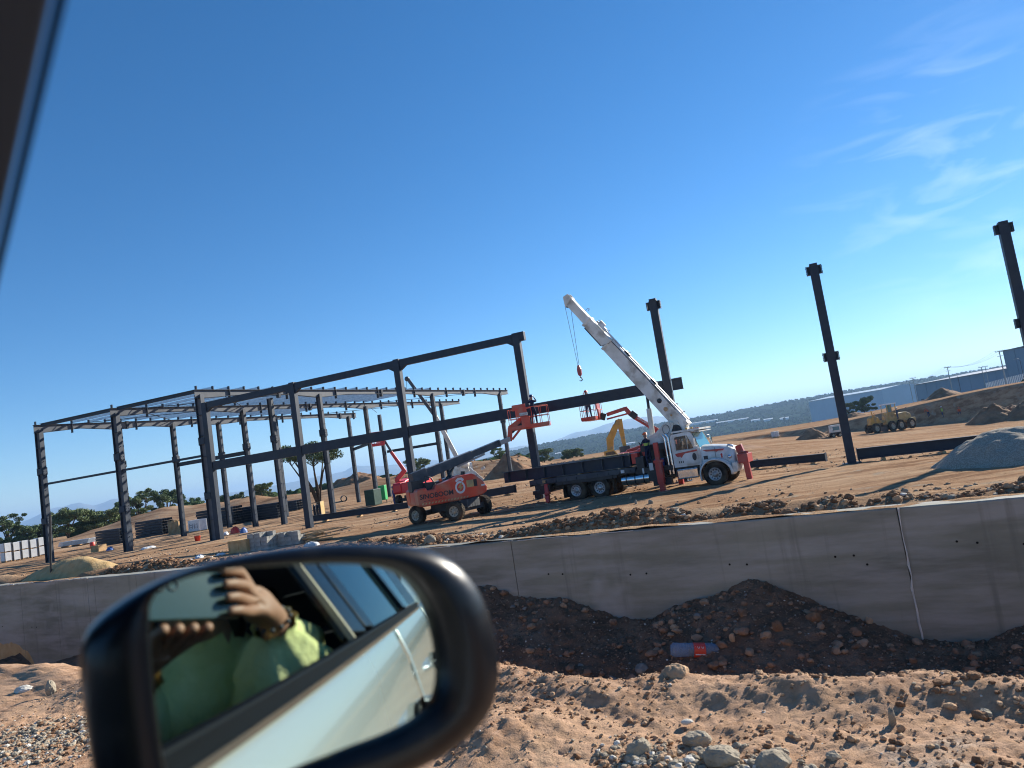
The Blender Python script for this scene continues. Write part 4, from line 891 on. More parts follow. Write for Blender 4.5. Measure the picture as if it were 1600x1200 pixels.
# tip sheaves
g=MB();tp=ba+bd*(L-.1)+bup*.34
for s_ in(-1,1): g.prism([(tp.x-.16,tp.z-.34),(tp.x+.14,tp.z-.30),(tp.x+.30,tp.z+.02),(tp.x+.10,tp.z+.30),(tp.x-.20,tp.z+.20)],s_*.16-.015,s_*.16+.015)
g.build('boom_head',M['creamp'],bo);g=MB()
for dx,dz,r_ in((-.06,.10,.17),(-.08,-.26,.13)): g.lathe([(r_,-.06),(r_*.85,-.02),(r_*.85,.02),(r_,.06),(.02,.07)],(tp.x+dx,0,tp.z+dz),(0,1,0),20);g.lathe([(.02,-.07),(r_,-.06)],(tp.x+dx,0,tp.z+dz),(0,1,0),20)
g.build('sheave',BK,bo)
hx,hz=tp.x-.02,tp.z-3.85
g=MB();g.tube([(tp.x-.22,-.05,tp.z-.26),(hx-.03,0,hz+.35)],.011,5);g.tube([(tp.x+.05,.05,tp.z-.26),(hx+.03,0,hz+.35)],.011,5);g.build('hoist_rope',BK,tr)
g=MB();g.prism([(hx-.05,hz+.40),(hx+.05,hz+.40),(hx+.11,hz+.18),(hx+.10,hz-.05),(hx+.05,hz-.16),(hx-.05,hz-.16),(hx-.10,hz-.05),(hx-.11,hz+.18)],-.07,.07);g.build('hook_block',M['redp'],tr,.02)
g=MB();pts=[(hx,0,hz-.14),(hx,0,hz-.24)]+[(hx+.085*math.cos(t),0,hz-.34+.085*math.sin(t)) for t in [R(a) for a in range(80,-200,-28)]];g.tube(pts,[.03,.03]+[.028]*7+[.02,.014,.01][:len(pts)-9],7);g.build('hook',BK,tr)
# lift cylinder
a=Vector((-3.05,0,2.55));b=ba+bd*2.45+bup*.0;d=(b-a);g=MB();g.tube([a,a+d*.68],.125,16);g.build('lift_cylinder',M['creamp'],tr);MB().tube([a+d*.66,b],.07,12).build('cylinder_rod',M['steel_dusty'],tr)
bpy.context.view_layer.update();TM=tr.matrix_world.copy()
# load on the deck (things of their own)
def tload(x0,x1,y,z,wd,ht,lb,m='steel'):
    P_=TM@Vector(((x0+x1)/2,y,z));r_=empty('steel_beam',P_,math.atan2(tdir.y,tdir.x),lb,'steel beam','steel beams loaded on the truck');L2=(x1-x0)/2
    MB().ibeam((-L2,0,ht/2),(L2,0,ht/2),wd,ht,.03).build('beam_section',M[m],r_)
    e=MB()
    for k in range(-3,4): e.box(k*L2/3.3-.01,k*L2/3.3+.01,-wd/2+.01,wd/2-.01,.03,ht-.03)
    e.build('stiffener',M['steel_dusty'],r_)
tload(-11.35,-4.1,-.80,1.34,.36,.58,'dark steel beam on the near side of the truck bed, overhanging the rear')
tload(-9.3,-3.9,-.25,1.34,.36,.60,'dark steel beam in the middle of the truck load')
tload(-9.9,-3.85,.35,1.34,.36,.62,'dark steel beam on the far side of the truck load')
for k,(x,y,z,lx,lb) in enumerate(((-8.9,0,1.285,.1,'timber bearer under the rear of the truck load'),(-4.6,0,1.285,.1,'timber bearer under the front of the truck load'),(-6.8,0,1.285,.1,'timber bearer under the middle of the truck load'))):
    P_=TM@Vector((x,y,z));o=MB().box(-.06,.06,-1.1,1.1,0,.052).build('timber_bearer',M['wood'],None,.004);o.location=P_;o.rotation_euler=(0,0,math.atan2(tdir.y,tdir.x));tag(o,lb,'timber','timber bearers under the truck load')
P_=TM@Vector((-6.0,-.1,1.945));g=MB()
for k in range(6): g.bar((-1.1+k*.14,-.2+k*.05,.025+.012*(k%2)),(1.0+k*.1,-.1+k*.07,.03+.012*(k%2)),.12,.03)
o=g.build('plank_stack',M['ply']);o.location=P_;o.rotation_euler=(0,0,math.atan2(tdir.y,tdir.x));tag(o,'loose yellowish timber boards lying on top of the truck load','timber')
trz=math.atan2(tdir.y,tdir.x)
P_=TM@Vector((-3.05,-1.0,1.18));worker(P_,trz+R(150),'crane operator in dark jacket, lime strips and orange helmet standing at the truck pedestal','navy','navy','helm_o','navy','work',h=1.62)
P_=TM@Vector((-1.42,-.48,1.05));worker(P_,trz,'person in an orange vest sitting in the white truck cab','orangecl','jeans',None,'orangecl','crouch',h=1.45)
# ------------------------------------------------------------------ boom lifts
def basket(root,T,w_=2.3,d_=.9,m='redp',panel=True):
    g=MB();z=.0
    g.box(-w_/2,w_/2,-d_/2,d_/2,-.04,.02,0,T);g.box(-w_/2,w_/2,-d_/2-.02,-d_/2+.02,0,.18,0,T);g.box(-w_/2,w_/2,d_/2-.02,d_/2+.02,0,.18,0,T);g.box(-w_/2-.02,-w_/2+.02,-d_/2,d_/2,0,.18,0,T);g.box(w_/2-.02,w_/2+.02,-d_/2,d_/2,0,.18,0,T)
    fl=g.build('basket_floor',M[m],root,.006);g=MB()
    for zz in(.58,1.10):
        pts=[(-w_/2,-d_/2,zz),(w_/2,-d_/2,zz),(w_/2,d_/2,zz),(-w_/2,d_/2,zz),(-w_/2,-d_/2,zz)]
        g.tube([T@Vector(p) for p in pts],.020,6)
    n=5
    for i in range(n+1):
        x=-w_/2+w_*i/n
        for y in(-d_/2,d_/2): g.tube([T@Vector((x,y,.1)),T@Vector((x,y,1.10))],.017,6)
    g.build('guard_rail',M[m],root)
    return fl
def lift_body(root,m):
    """local x = boom forward; body above chassis"""
    g=MB();pr=[(-1.75,1.10),(-1.75,1.72),(-1.62,1.86),(-.75,1.90),(-.62,1.98),(.35,2.14),(.95,2.12),(1.25,1.86),(1.42,1.55),(1.42,1.22),(1.30,1.08),(.8,1.0),(-1.6,.98)]
    for y0,y1 in((-1.15,-.42),(.42,1.15)): g.prism(pr,y0,y1)
    g.box(-1.70,-1.2,-.42,.42,1.0,1.85);g.box(-1.2,1.1,-.42,.42,1.0,1.25)
    o=g.build('turret_cover',M[m],root,.07)
    return o
# --- big orange lift in front of the frame
wA,wB,wC,wD=gp(652,821),gp(715,815),gp(753,804),gp(689,812)
ctr=(wA+wC)/2+Vector((.1,.15,0));axd=(wB-wA).normalized();axn=Vector((-axd.y,axd.x,0))
l1=empty('boom_lift',(ctr.x,ctr.y,zg(ctr.x,ctr.y)),0,'orange boom lift with black lettering and round emblem, left of the crane truck','boom lift')
hd=Vector((.925,.38,0)).normalized();bh=math.atan2(hd.y,hd.x);TB=Matrix.Rotation(bh,4,'Z')
TC=Matrix.Rotation(math.atan2(axd.y,axd.x),4,'Z')
g=MB();g.box(-.9,.9,-.45,.45,.45,.82,0,TC)
for x in(-1.22,1.22): g.box(x-.16,x+.16,-.95,.95,.36,.60,0,TC)
g.box(-1.2,1.2,-.22,.22,.42,.62,0,TC);g.tube([TC@Vector((0,0,.8)),TC@Vector((0,0,1.0))],.5,20);g.box(1.0,1.5,-.5,.5,.5,.9,0,TC)
for k in range(4): g.box(1.35,1.5,-.35+k*.2,-.25+k*.2,.5,.9,0,TC)
g.build('chassis',M['steel_dusty'],l1,.02)
for x,y in((-1.22,-1.12),(1.22,-1.12),(1.22,1.12),(-1.22,1.12)):
    s_=-1 if y<0 else 1;ax=TC@Vector((.0 if x<0 else .22,s_,0));wheel(l1,TC@Vector((x,y,.46)),.46,.36,s_,'rimy',8,True,ax)
lb_=empty('sk',(0,0,0));  # temp holder
bpy.data.objects.remove(lb_)
g=MB();pr=[(-1.85,.98),(-1.88,1.66),(-1.80,1.74),(-1.42,1.78),(-1.36,1.62),(-1.02,1.64),(-.92,1.82),(-.62,1.86),(.30,2.08),(.95,2.10),(1.12,2.02),(1.50,1.66),(1.66,1.36),(1.62,1.12),(1.38,1.0),(.9,.96),(0,.90),(-1.7,.88)]
for y0,y1 in((-1.2,-.45),(.45,1.2)): g.prism(pr,y0,y1,0,'y',TB)
g.prism([(-1.85,.95),(-1.85,1.6),(-1.3,1.6),(-1.0,1.25),(1.3,1.25),(1.3,.95)],-.45,.45,0,'y',TB)
cov=g.build('turret_cover',M['orangep'],l1,.06)
TBy=lambda x,z,off=0.0:TB@Vector((x,-1.2-.004-off,z))
# lettering facing -y
Tt=TB@Matrix.Translation((-1.78,-1.204,1.25))@Matrix.Rotation(R(90),4,'X')
textmesh('SINOBOOM',.32,cov,Tt,M['black'],'lettering',.004,.008)
def disc(cx,cz,r1,r2,off,m_,nm):
    g=MB();n=28;vs=[];fs=[]
    for k in range(n):
        t=2*math.pi*k/n
        for r_ in(r1,r2):vs.append(TBy(cx+r_*.85*math.cos(t),cz+r_*math.sin(t),off))
    fs=[(2*k,2*k+1,(2*k+3)%(2*n),(2*k+2)%(2*n)) for k in range(n)];g.add(vs,fs);o=g.build(nm,M[m_],cov);md=o.modifiers.new('s','SOLIDIFY');md.thickness=.003
disc(.28,1.52,.20,.30,.0,'whiteb','emblem_ring')
g=MB();zig=[(.36,1.74),(.14,1.50),(.27,1.50),(.18,1.30),(.44,1.55),(.31,1.55),(.42,1.74)]
g.prism(zig,-1.212,-1.206,0,'y',TB);g.build('emblem_bolt',M['yellowd'],cov)
g=MB();g.prism([(.06,1.86),(.20,1.98),(.42,1.98),(.52,1.88),(.44,1.78),(.36,1.86),(.22,1.86),(.14,1.78)],-1.212,-1.205,0,'y',TB);g.build('emblem_loop',M['whiteb'],cov)
for x0,x1,m_ in((.62,.98,'yellowd'),(.99,1.16,'black')): MB().box(x0,x1,-1.215,-1.203,1.46,1.80,0,TB).build('sticker',M[m_],cov)
MB().box(1.36,1.56,-1.215,-1.203,1.42,1.50,0,TB).build('sticker',M['whiteb'],cov)
g=MB()
for k in range(15): x=-1.72+k*.16;g.add([TBy(x,.98),TBy(x+.07,.98),TBy(x+.12,1.06),TBy(x+.05,1.06)],[(0,1,2,3)])
g.build('hazard_stripe',M['yellowd'],cov)
g=MB()
for k in range(6): x=-1.6+k*.19;g.box(x,x+.12,-1.21,-1.203,1.13,1.15,0,TB)
g.build('vent_slot',BK,cov)
g=MB();g.box(-1.30,-.85,-.75,.75,1.62,1.98,0,TB);g.box(-1.9,-1.3,-.40,.40,1.62,2.15,0,TB);g.tube([TB@Vector((-1.2,-.6,1.7)),TB@Vector((-1.25,-.6,2.3)),TB@Vector((-.9,-.4,2.2)),TB@Vector((-.7,-.4,1.8))],.04,6);g.box(-1.1,.6,-.35,.35,1.6,1.95,0,TB);g.build('boom_mount',BK,l1,.02)
MB().tube([TB@Vector((-.55,-.8,1.95)),TB@Vector((-.55,-.8,2.08))],.08,10).build('beacon_lamp',M['orangecl'],l1)
# boom: from the rear pivot to the jib root
bpy.context.view_layer.update();LW=l1.matrix_world.copy();LI=LW.inverted()
piv=TB@Vector((-1.45,0,2.30))
tipW=at(796,686,ctr.y+3.1);tip=LI@tipW;dv=(tip-piv);dn=dv.normalized()
MGB=mat('boom_grey',(.035,.045,.06),(.08,.09,.10),2,.45);MGL=mat('boom_light_grey',(.34,.34,.33),(.44,.44,.42),2,.4)
g=MB();g.bar(piv,piv+dv*.56,.34,.50,0,w2=.32,h2=.38);g.bar(piv-dn*.35,piv+dn*.5,.38,.62);b1=g.build('boom',MGB,l1,.02)
g=MB();g.bar(piv+dv*.50,piv+dv*.88,.26,.30,0);g.bar(piv+dv*.86,piv+dv*.875,.32,.36);g.build('boom_section',MGB,b1,.01)
g=MB();g.bar(piv+dv*.87,tip,.20,.24,0);g.build('boom_section',MGL,b1,.01)
g=MB();zz=Vector((0,0,.24));g.bar(piv+dv*.12+zz,piv+dv*.56+zz*.9,.30,.03);g.bar(piv+dv*.55+zz*.75,piv+dv*.88+zz*.75,.22,.03);g.bar(piv+dv*.40-zz*1.15,piv+dv*.70-zz*.95,.10,.10);g.build('cable_tray',MGL,b1)
g=MB();lc=TB@Vector((.25,0,1.45));g.tube([lc,piv+dv*.30-zz*.8],.09,10);g.tube([TB@Vector((-.4,-.2,1.6)),piv+dv*.36-zz],.06,8);g.bar(TB@Vector((.75,0,1.3)),TB@Vector((.9,0,2.25)),.3,.12);g.build('lift_cylinder',BK,b1)
# jib
bkc=LI@at(828,655,ctr.y+3.3)
j0=tip;j1=LI@at(797,668,ctr.y+3.1);j2=LI@at(814,655,ctr.y+3.2)
g=MB();g.bar(j0-Vector((0,0,.12)),j1,.16,.26);g.bar(j1-Vector((.05,0,.05)),j2+Vector((.15,0,.05)),.15,.26);g.bar(j0+Vector((.15,0,-.05)),LI@at(818,664,ctr.y+3.2),.10,.12);g.build('jib',M['orangep'],l1,.02)
g=MB();g.tube([LI@at(800,676,ctr.y+3.1),LI@at(814,662,ctr.y+3.2)],.07,10);g.build('jib_cylinder',BK,l1)
fl=LI@at(829,668,ctr.y+3.3);TK=Matrix.Translation(fl)@Matrix.Rotation(R(-8),4,'Z')
g=MB();g.bar(LI@at(815,660,ctr.y+3.2),fl+Vector((-.15,-.2,.25)),.3,.45);g.build('basket_mount',BK,l1)
basket(l1,TK,2.15,.85,'orangep')
g=MB();g.box(-.62,-.02,-.50,-.42,.62,1.12,0,TK);g.box(-.38,.10,-.54,-.45,.0,.62,0,TK);g.box(-.80,-.05,-.48,-.42,1.0,1.32,0,TK);g.build('control_box',M['orangep'],l1,.02);MB().box(-.42,.02,-.56,-.52,.68,.84,0,TK).build('panel',M['rim'],l1)
P_=LW@(TK@Vector((.28,.0,.02)));worker(P_,R(80),'worker in dark clothes and blue helmet standing in the orange lift basket at the column','navy','navy','helm_b',None,'reach',h=1.7)
# --- red lift behind the truck
Y2=44.
c0=at(1013,712,Y2);l2=empty('boom_lift',(c0.x,c0.y,zg(c0.x,c0.y)),0,'red boom lift behind the crane truck, holding its basket up under the long beam','boom lift');LI2=Matrix.Translation(-Vector((c0.x,c0.y,zg(c0.x,c0.y))))
Q=lambda x,y,Y=Y2:LI2@at(x,y,Y)
bse=Vector((.0,0,0))
g=MB();g.box(-1.2,1.2,-.5,.5,.45,.8);g.box(-1.2,-.9,-1,1,.35,.6);g.box(.9,1.2,-1,1,.35,.6);g.tube([(0,0,.8),(0,0,1.0)],.45,18);g.build('chassis',BK,l2,.02)
for x in(-1.05,1.05):
    for s_ in(-1,1): wheel(l2,(x,s_*1.05,.44),.44,.34,s_,'rimy',8,True)
lift_body(l2,'redp')
e1=Q(1058,692);g=MB();g.bar(Vector((-1.2,0,1.8)),Vector((1.3,0,2.3)),.3,.4);g.bar(Vector((1.2,0,2.25)),e1+Vector((.1,0,0)),.26,.34);g.bar(e1,Q(1014,665),.22,.30);g.bar(Q(1016,666),Q(992,652),.20,.26);g.build('boom',M['redp'],l2,.02)
T_=Matrix.Translation(Q(993,653)+Vector((.12,-.125,.02)))@Matrix.Rotation(math.atan2(*( (Q(1014,665)-Q(992,652)).z,(Q(1014,665)-Q(992,652)).x)),4,Vector((0,-1,0)))@Matrix.Rotation(R(90),4,'X')@Matrix.Translation((0,-.09,0));textmesh('SINOBOOM',.20,l2,T_,M['whiteb'],'lettering',.003,.004)
g=MB();g.bar(Q(994,652),Q(985,645),.26,.36);g.build('boom_joint',BK,l2,.01)
g=MB();g.bar(Q(985,647),Q(976,637),.16,.26);g.bar(Q(978,638),Q(948,648),.15,.22);g.bar(Q(982,646),Q(948,655),.08,.10);g.build('jib',M['redp'],l2,.02)
g=MB();g.bar(Q(946,652),Q(938,650),.25,.4);g.build('basket_mount',BK,l2,.01)
T2=Matrix.Translation(Q(926,656))@Matrix.Rotation(R(70),4,'Z');basket(l2,T2,2.0,.85)
g=MB();g.box(-.5,.3,-.50,-.42,.55,1.15,0,T2);g.box(-.3,.2,-.52,-.42,.0,.6,0,T2);g.build('control_box',M['redp'],l2,.03)
MB().ball((T2@Vector((-.3,-.45,1.2))),(.3,.25,.2),0,6).build('tool_bag',M['redc'],l2)
P_=Q(922,656)-LI2.translation;worker(P_,R(90),'worker seen below the long beam in the small red basket, dark blue trousers','navy','jeans','helm_r',None,'reach',h=1.75)
# --- red lift at the back left
Y3=60.;c0=at(622,782,Y3);c0.z=zg(c0.x,c0.y);l3=empty('boom_lift',(c0.x+1.5,c0.y,c0.z),R(75),'bright red boom lift behind the orange one, boom folded up to the left','boom lift');LI3=Matrix.Rotation(-R(75),4,'Z')@Matrix.Translation(-Vector(l3.location));Q=lambda x,y,Y=Y3:LI3@at(x,y,Y)
g=MB();g.box(-1.2,1.2,-.5,.5,.45,.8);g.tube([(0,0,.8),(0,0,1.0)],.45,18);g.box(-1.2,-.9,-1,1,.35,.6);g.box(.9,1.2,-1,1,.35,.6);g.build('chassis',BK,l3,.02)
for x in(-1.05,1.05):
    for s_ in(-1,1): wheel(l3,(x,s_*1.05,.44),.44,.34,s_,'rimy',8,True)
M['redbright']=mat('bright_red_paint',(.62,.02,.025),(.70,.04,.04),2,.4,coat=.2)
lift_body(l3,'redbright')
g=MB();g.bar(Q(626,762),Q(620,748),.3,.4);g.bar(Q(620,750),Q(633,734),.28,.36);g.bar(Q(633,737),Q(611,706),.24,.30,w2=.2,h2=.24);g.build('boom',M['redbright'],l3,.02)
g=MB();g.bar(Q(613,708),Q(598,684),.14,.18);g.build('boom_section',MGB,l3)
T3=Matrix.Translation(Q(591,696))@Matrix.Rotation(R(-60),4,'Z');basket(l3,T3,1.0,.7,'redbright');g=MB();g.box(-.1,.4,-.42,-.36,.2,.9,0,T3);g.build('control_box',M['redbright'],l3)
P_=at(616,777,59.2);P_.z=zg(P_.x,P_.y);worker(P_,R(200),'worker in dark blue overalls standing left of the bright red lift','bluecl','bluecl','helm_b',None,'stand',h=1.6)
# ------------------------------------------------------------------ second crane, excavator, grader, carts
def ground_at(px,py,Y=None):
    P_=gt(px,py) if Y is None else at(px,py,Y);P_.z=zg(P_.x,P_.y);return P_
c0=ground_at(727,752,80);c2=empty('crane_truck',c0,R(98),'distant white crane truck with splayed outriggers and dark-and-cream boom, seen through the frame','truck');LI=Matrix.Translation(-c0);Q=lambda x,y,Y=78:LI@at(x,y,Y)
Rz=Matrix.Rotation(R(-98),4,'Z');QL=lambda x,y,Y=78:Rz@Q(x,y,Y)
g=MB();g.box(-3,3,-.5,.5,.6,1.0);g.box(-3,1.2,-1.1,1.1,1.0,1.25);g.build('chassis',BK,c2,.02)
for x in(-2.2,-1.0,2.2):
    for s_ in(-1,1): wheel(c2,(x,s_*1.0,.5),.5,.3,s_)
g=MB();g.prism([(1.3,1.0),(1.3,2.6),(2.2,2.7),(2.7,1.9),(3.2,1.8),(3.25,.9)],-1.1,1.1);cb=g.build('cab',M['whitep'],c2,.08);MB().add([(2.28,-.9,2.6),(2.28,.9,2.6),(2.66,.9,2.0),(2.66,-.9,2.0),(2.31,-.9,2.62),(2.31,.9,2.62),(2.69,.9,2.02),(2.69,-.9,2.02)],[(0,1,2,3),(7,6,5,4),(0,4,5,1),(1,5,6,2),(2,6,7,3),(3,7,4,0)]).build('windscreen',M['winglass'],cb)
for s_ in(-1,1): MB().box(1.5,2.2,min(s_*1.1,s_*1.12),max(s_*1.1,s_*1.12),1.85,2.45).build('window',M['winglass'],cb)
g=MB();g.bar(QL(757,730),QL(752,733),.3,.3);g.bar(QL(733,731),QL(755,750),.28,.24);g.bar(QL(726,732),QL(712,748),.24,.2);g.build('outrigger',M['whitep'],c2)
g=MB();g.bar(QL(727,738),QL(722,722),.9,1.0);g.ball(QL(725,725),(.75,.6,.6),0,7);g.build('turret',M['creamp'],c2,.05)
g=MB();g.bar(QL(722,730),QL(680,650),.42,.46);bo2=g.build('boom',M['creamp'],c2,.03);g=MB();g.bar(QL(681,652),QL(637,592),.30,.34);g.ball(QL(636,592),.28,0,6);g.build('boom_section',MGB,bo2)
g=MB();g.tube([QL(635,594),QL(635,608)],.02,4);g.ball(QL(635,609),.14,0,5);g.build('hook',BK,c2)
# excavator
Ye=76.;c0=ground_at(955,740,Ye);ex=empty('excavator',c0,0,'yellow excavator behind the truck load, its bent arm raised like a hook','excavator');LI=Matrix.Translation(-c0);Q=lambda x,y,Y=Ye:LI@at(x,y,Y)
for s_ in(-1,1):
    g=MB();n=20;pr=[]
    for k in range(n):
        t=2*math.pi*k/n;pr.append(((1.4 if math.cos(t)>0 else -1.4)+.45*math.cos(t),.45+.45*math.sin(t)))
    g.prism(pr,s_*1.0-.25,s_*1.0+.25);g.build('track',M['tyre'],ex,.03)
g=MB();g.box(-1.9,1.0,-1.15,1.15,1.0,1.9);g.box(-2.3,-1.3,-1.1,1.1,1.1,2.1);g.tube([(0,0,.8),(0,0,1.05)],.7,18);g.build('house',M['yellowp'],ex,.08)
g=MB();g.prism([(-.4,1.9),(-.45,2.9),(.55,2.95),(.95,2.3),(1.0,1.9)],-1.1,-.15);cb=g.build('cab',M['yellowp'],ex,.05)
MB().prism([(-.3,2.1),(-.33,2.75),(.5,2.8),(.8,2.3),(.82,2.1)],-1.12,-1.101).build('window',M['winglass'],cb)
g=MB();p0,p1,p2,p3=Q(954,712),Q(953,684),Q(962,666),Q(968,658);
g.bar(p0,p1,.34,.6,0,w2=.34,h2=.75);g.bar(p1+Vector((-.05,0,-.2)),p2,.34,.75,0,w2=.32,h2=.6);g.bar(p2-Vector((.1,0,.1)),p3+Vector((.1,0,.15)),.30,.62,0,w2=.28,h2=.4);bm_=g.build('boom',M['yellowp'],ex,.04)
g=MB();g.bar(Q(967,655),Q(976,697),.28,.62,0,w2=.24,h2=.34);g.build('stick',M['yellowp'],ex,.03)
g=MB();g.tube([Q(955,680),Q(963,657)],.10,10);g.tube([Q(958,708),Q(957,690)],.10,8);g.tube([Q(970,664),Q(976,692)],.07,8);g.build('hydraulic_cylinder',M['steel_dusty'],bm_)
q=Q(977,703);g=MB();g.prism([(q.x-.55,q.z+.40),(q.x+.45,q.z+.42),(q.x+.55,q.z-.1),(q.x+.25,q.z-.45),(q.x-.2,q.z-.5),(q.x-.55,q.z-.2)],q.y-.5,q.y+.5);g.build('bucket',M['steel_dusty'],ex,.04)
# motor grader / tractor in the pit
c0=gt(1392,674);Yg=c0.y;gr=empty('tractor_grader',c0,R(8),'dusty yellow road grader with open cab working in the pit at right','grader');k=1.0
for x in(-2.9,-.2,1.2,3.0):
    for s_ in(-1,1): wheel(gr,(x,s_*.95,.62),.62,.45,s_,'rimy',8,True)
g=MB();g.box(-.7,2.9,-.55,.55,.9,1.9);g.prism([(.9,1.4),(.9,2.0),(2.6,2.1),(3.3,1.8),(3.4,1.1),(2.9,.9)],-.75,.75);g.box(-3.2,-.5,-.18,.18,1.15,1.5);g.box(2.9,3.9,-.9,.9,.8,1.3);g.build('hull',M['yellowd'],gr,.06)
g=MB();g.prism([(-3.3,1.1),(-3.2,1.9),(-2.7,2.2),(-2.0,1.9),(-1.6,1.3)],-.5,.5);g.tube([(-2.6,-.4,1.2),(-2.9,-.4,2.8)],.09,6);g.tube([(-2.2,-.4,1.2),(-2.5,-.4,2.5)],.07,6);g.build('front_frame',M['yellowp'],gr,.04)
g=MB()
for x,y in((-.4,-.7),(-.4,.7),(.95,-.7),(.95,.7),(.3,-.72)): g.tube([(x,y,1.8),(x+.05,y,3.25)],.06,6)
g.box(-.6,1.2,-.8,.8,3.22,3.34,1);g.box(-.3,.8,-.6,.6,1.5,2.3,0);g.build('cab_frame',[M['yellowd'],M['whiteb']],gr)
MB().box(.4,.44,-.65,.65,2.2,3.15).build('cab_glass',M['tealglass'],gr)
g=MB();g.bar((-1.6,-1.5,.42),(-.9,1.5,.42),.08,.6);g.build('blade',M['steel_dusty'],gr);MB().tube([(1.9,.3,2.0),(1.9,.3,2.8)],.07,8).build('exhaust_stack',BK,gr)
gr.scale=(1,1,1.28)
P_=gr.location+Vector((1.0,-1.0,1.85));P_=at(1403,652,Yg-1.0);P_.z=zg(P_.x,P_.y)+1.8;worker(P_,R(180),'operator with a white helmet standing up on the dusty grader','jeans','jeans','helm_w',None,'stand',h=1.7)
# carts
c0=gt(1307,683);ct=empty('generator_cart',c0,R(-8),'small pale boxy generator on wheels just left of the lone column','generator');s_=.9
MB().box(-.75,.75,-.5,.5,.75,1.85).build('housing',M['creamp'],ct,.06);MB().box(-.45,.5,-.515,-.501,1.05,1.6).build('panel',M['tealglass'],ct)
for x in(-.5,.45): wheel(ct,(x,-.5,.32),.32,.2,-1,'rimy',5);wheel(ct,(x,.5,.32),.32,.2,1,'rimy',5)
g=MB();g.box(-.8,.8,-.4,.4,.5,.74);g.bar((-.8,0,.55),(-1.7,0,.3),.08,.08);g.build('undercarriage',BK,ct)
c0=gt(1212,684);tk=empty('water_tank',c0,R(10),'small white caged water tank standing alone on the far dirt left of the dark heap','water tank')
MB().box(-.5,.5,-.5,.5,.16,1.15).build('tank',M['whiteb'],tk,.08);g=MB()
for z in(.3,.6,.9,1.15): g.tube([(-.53,-.53,z),(.53,-.53,z),(.53,.53,z),(-.53,.53,z),(-.53,-.53,z)],.015,5)
for x in(-.53,-.2,.2,.53):
    for y in(-.53,.53): g.tube([(x,y,.1),(x,y,1.15)],.015,5)
g.build('cage',M['rim'],tk);MB().box(-.55,.55,-.55,.55,0,.14).build('pallet',M['wood'],tk)
# far workers
for k,(px,py,ps,top,hm,lb) in enumerate(((1452,652,'bend','orangecl','helm_o','far worker in orange vest bending over, left of the lime-vested worker'),(1474,652,'stand','limecl','helm_w','far worker in lime vest and white helmet by the pit bank'),(1500,648,'crouch','orangecl','helm_o','far worker in orange crouching at the foot of the tallest dirt cone'),(1560,640,'walk','redc','helm_r','far worker in red shirt standing before the dirt cones at right'),(1418,652,'stand','redc','helm_o','far worker in red just right of the grader, nearer to it'),(1427,654,'bend','orangecl','helm_w','far worker in orange behind the dust right of the grader'))):
    P_=gt(px,py);worker(P_,R(100+70*k),lb,top,'jeans',hm,None,ps,'road workers in the pit',h=1.75)
# ------------------------------------------------------------------ utility poles, sheds
MP=mat('pole_concrete',(.34,.33,.31),(.44,.43,.40),3,.8)
poles=[]
for px,ty,by,Y,lb,two in((1561,548,611,205,'tallest utility pole at right, in front of the blue grey factory',2),(1480,573,612,262,'second utility pole from the right, before the long shed',2),(1420,594,622,330,'utility pole with crossarm left of the shed corner',1),(1426,590,621,300,'pale utility pole at the left corner of the long shed',1),(1533,573,606,300,'thin utility pole between the two tall ones, nearer the second',1),(1539,572,602,330,'thin utility pole just left of the tallest pole',1)):
    a=at(px,ty,Y);c0=Vector((a.x,a.y,zg(a.x,a.y)));h=a.z-c0.z;o=empty('utility_pole',c0,R(20),lb,'utility pole','utility poles along the far road')
    MB().tube([(0,0,0),(0,0,h)],[.20,.12],10).build('pole',MP,o);g=MB();g.box(-1.6,1.6,-.06,.06,h-.35,h-.2)
    for x in(-1.5,-.8,.8,1.5):g.tube([(x,0,h-.2),(x,0,h+.15)],.06,6)
    if two==2:g.box(-1.1,1.1,-.05,.05,h-1.6,h-1.48)
    g.build('crossarm',M['steel_dusty'],o);poles.append((c0+Vector((0,0,h)),two))
g=MB()
def wire(a,b,sag):
    g.tube([a.lerp(b,t/12)-Vector((0,0,sag*4*(t/12)*(1-t/12))) for t in range(13)],.022,4)
seq=[poles[0][0],poles[1][0],poles[2][0]]
for a,b in zip(seq[:-1],seq[1:]):
    for dx in(-1.5,0,1.5): wire(a+Vector((dx,0,0)),b+Vector((dx,0,0)),1.6)
a=poles[0][0]
for dx in(-1.5,0,1.5): wire(a+Vector((dx,0,0)),a+Vector((60+dx,-45,2)),1.6)
tag(g.build('power_line',BK),'sagging overhead wires strung between the far utility poles','power line')
for px,ty,by,Y,lb in((1496,586,612,270,'short street lamp before the long shed, left of centre'),(1593,560,590,230,'curved street lamp in front of the tall factory block')):
    a=at(px,ty,Y);c0=Vector((a.x,a.y,zg(a.x,a.y)));h=a.z-c0.z;o=empty('street_lamp',c0,0,lb,'street lamp');g=MB();g.tube([(0,0,0),(0,0,h-.5),(-.3,0,h-.1),(-1.3,0,h)],[.1,.07,.06,.05],8);g.build('pole',M['steel_dusty'],o);MB().box(-1.9,-1.2,-.12,.12,h-.06,h+.06).build('lamp_head',M['rim'],o)
MF=mat('factory_cladding',(.20,.25,.32),(.24,.29,.37),.05,.6,coord='World');MF2=mat('pale_cladding',(.25,.36,.46),(.28,.40,.50),.05,.6,coord='World');MR=mat('pale_roof',(.62,.64,.64),(.72,.73,.72),.2,.5,coord='World')
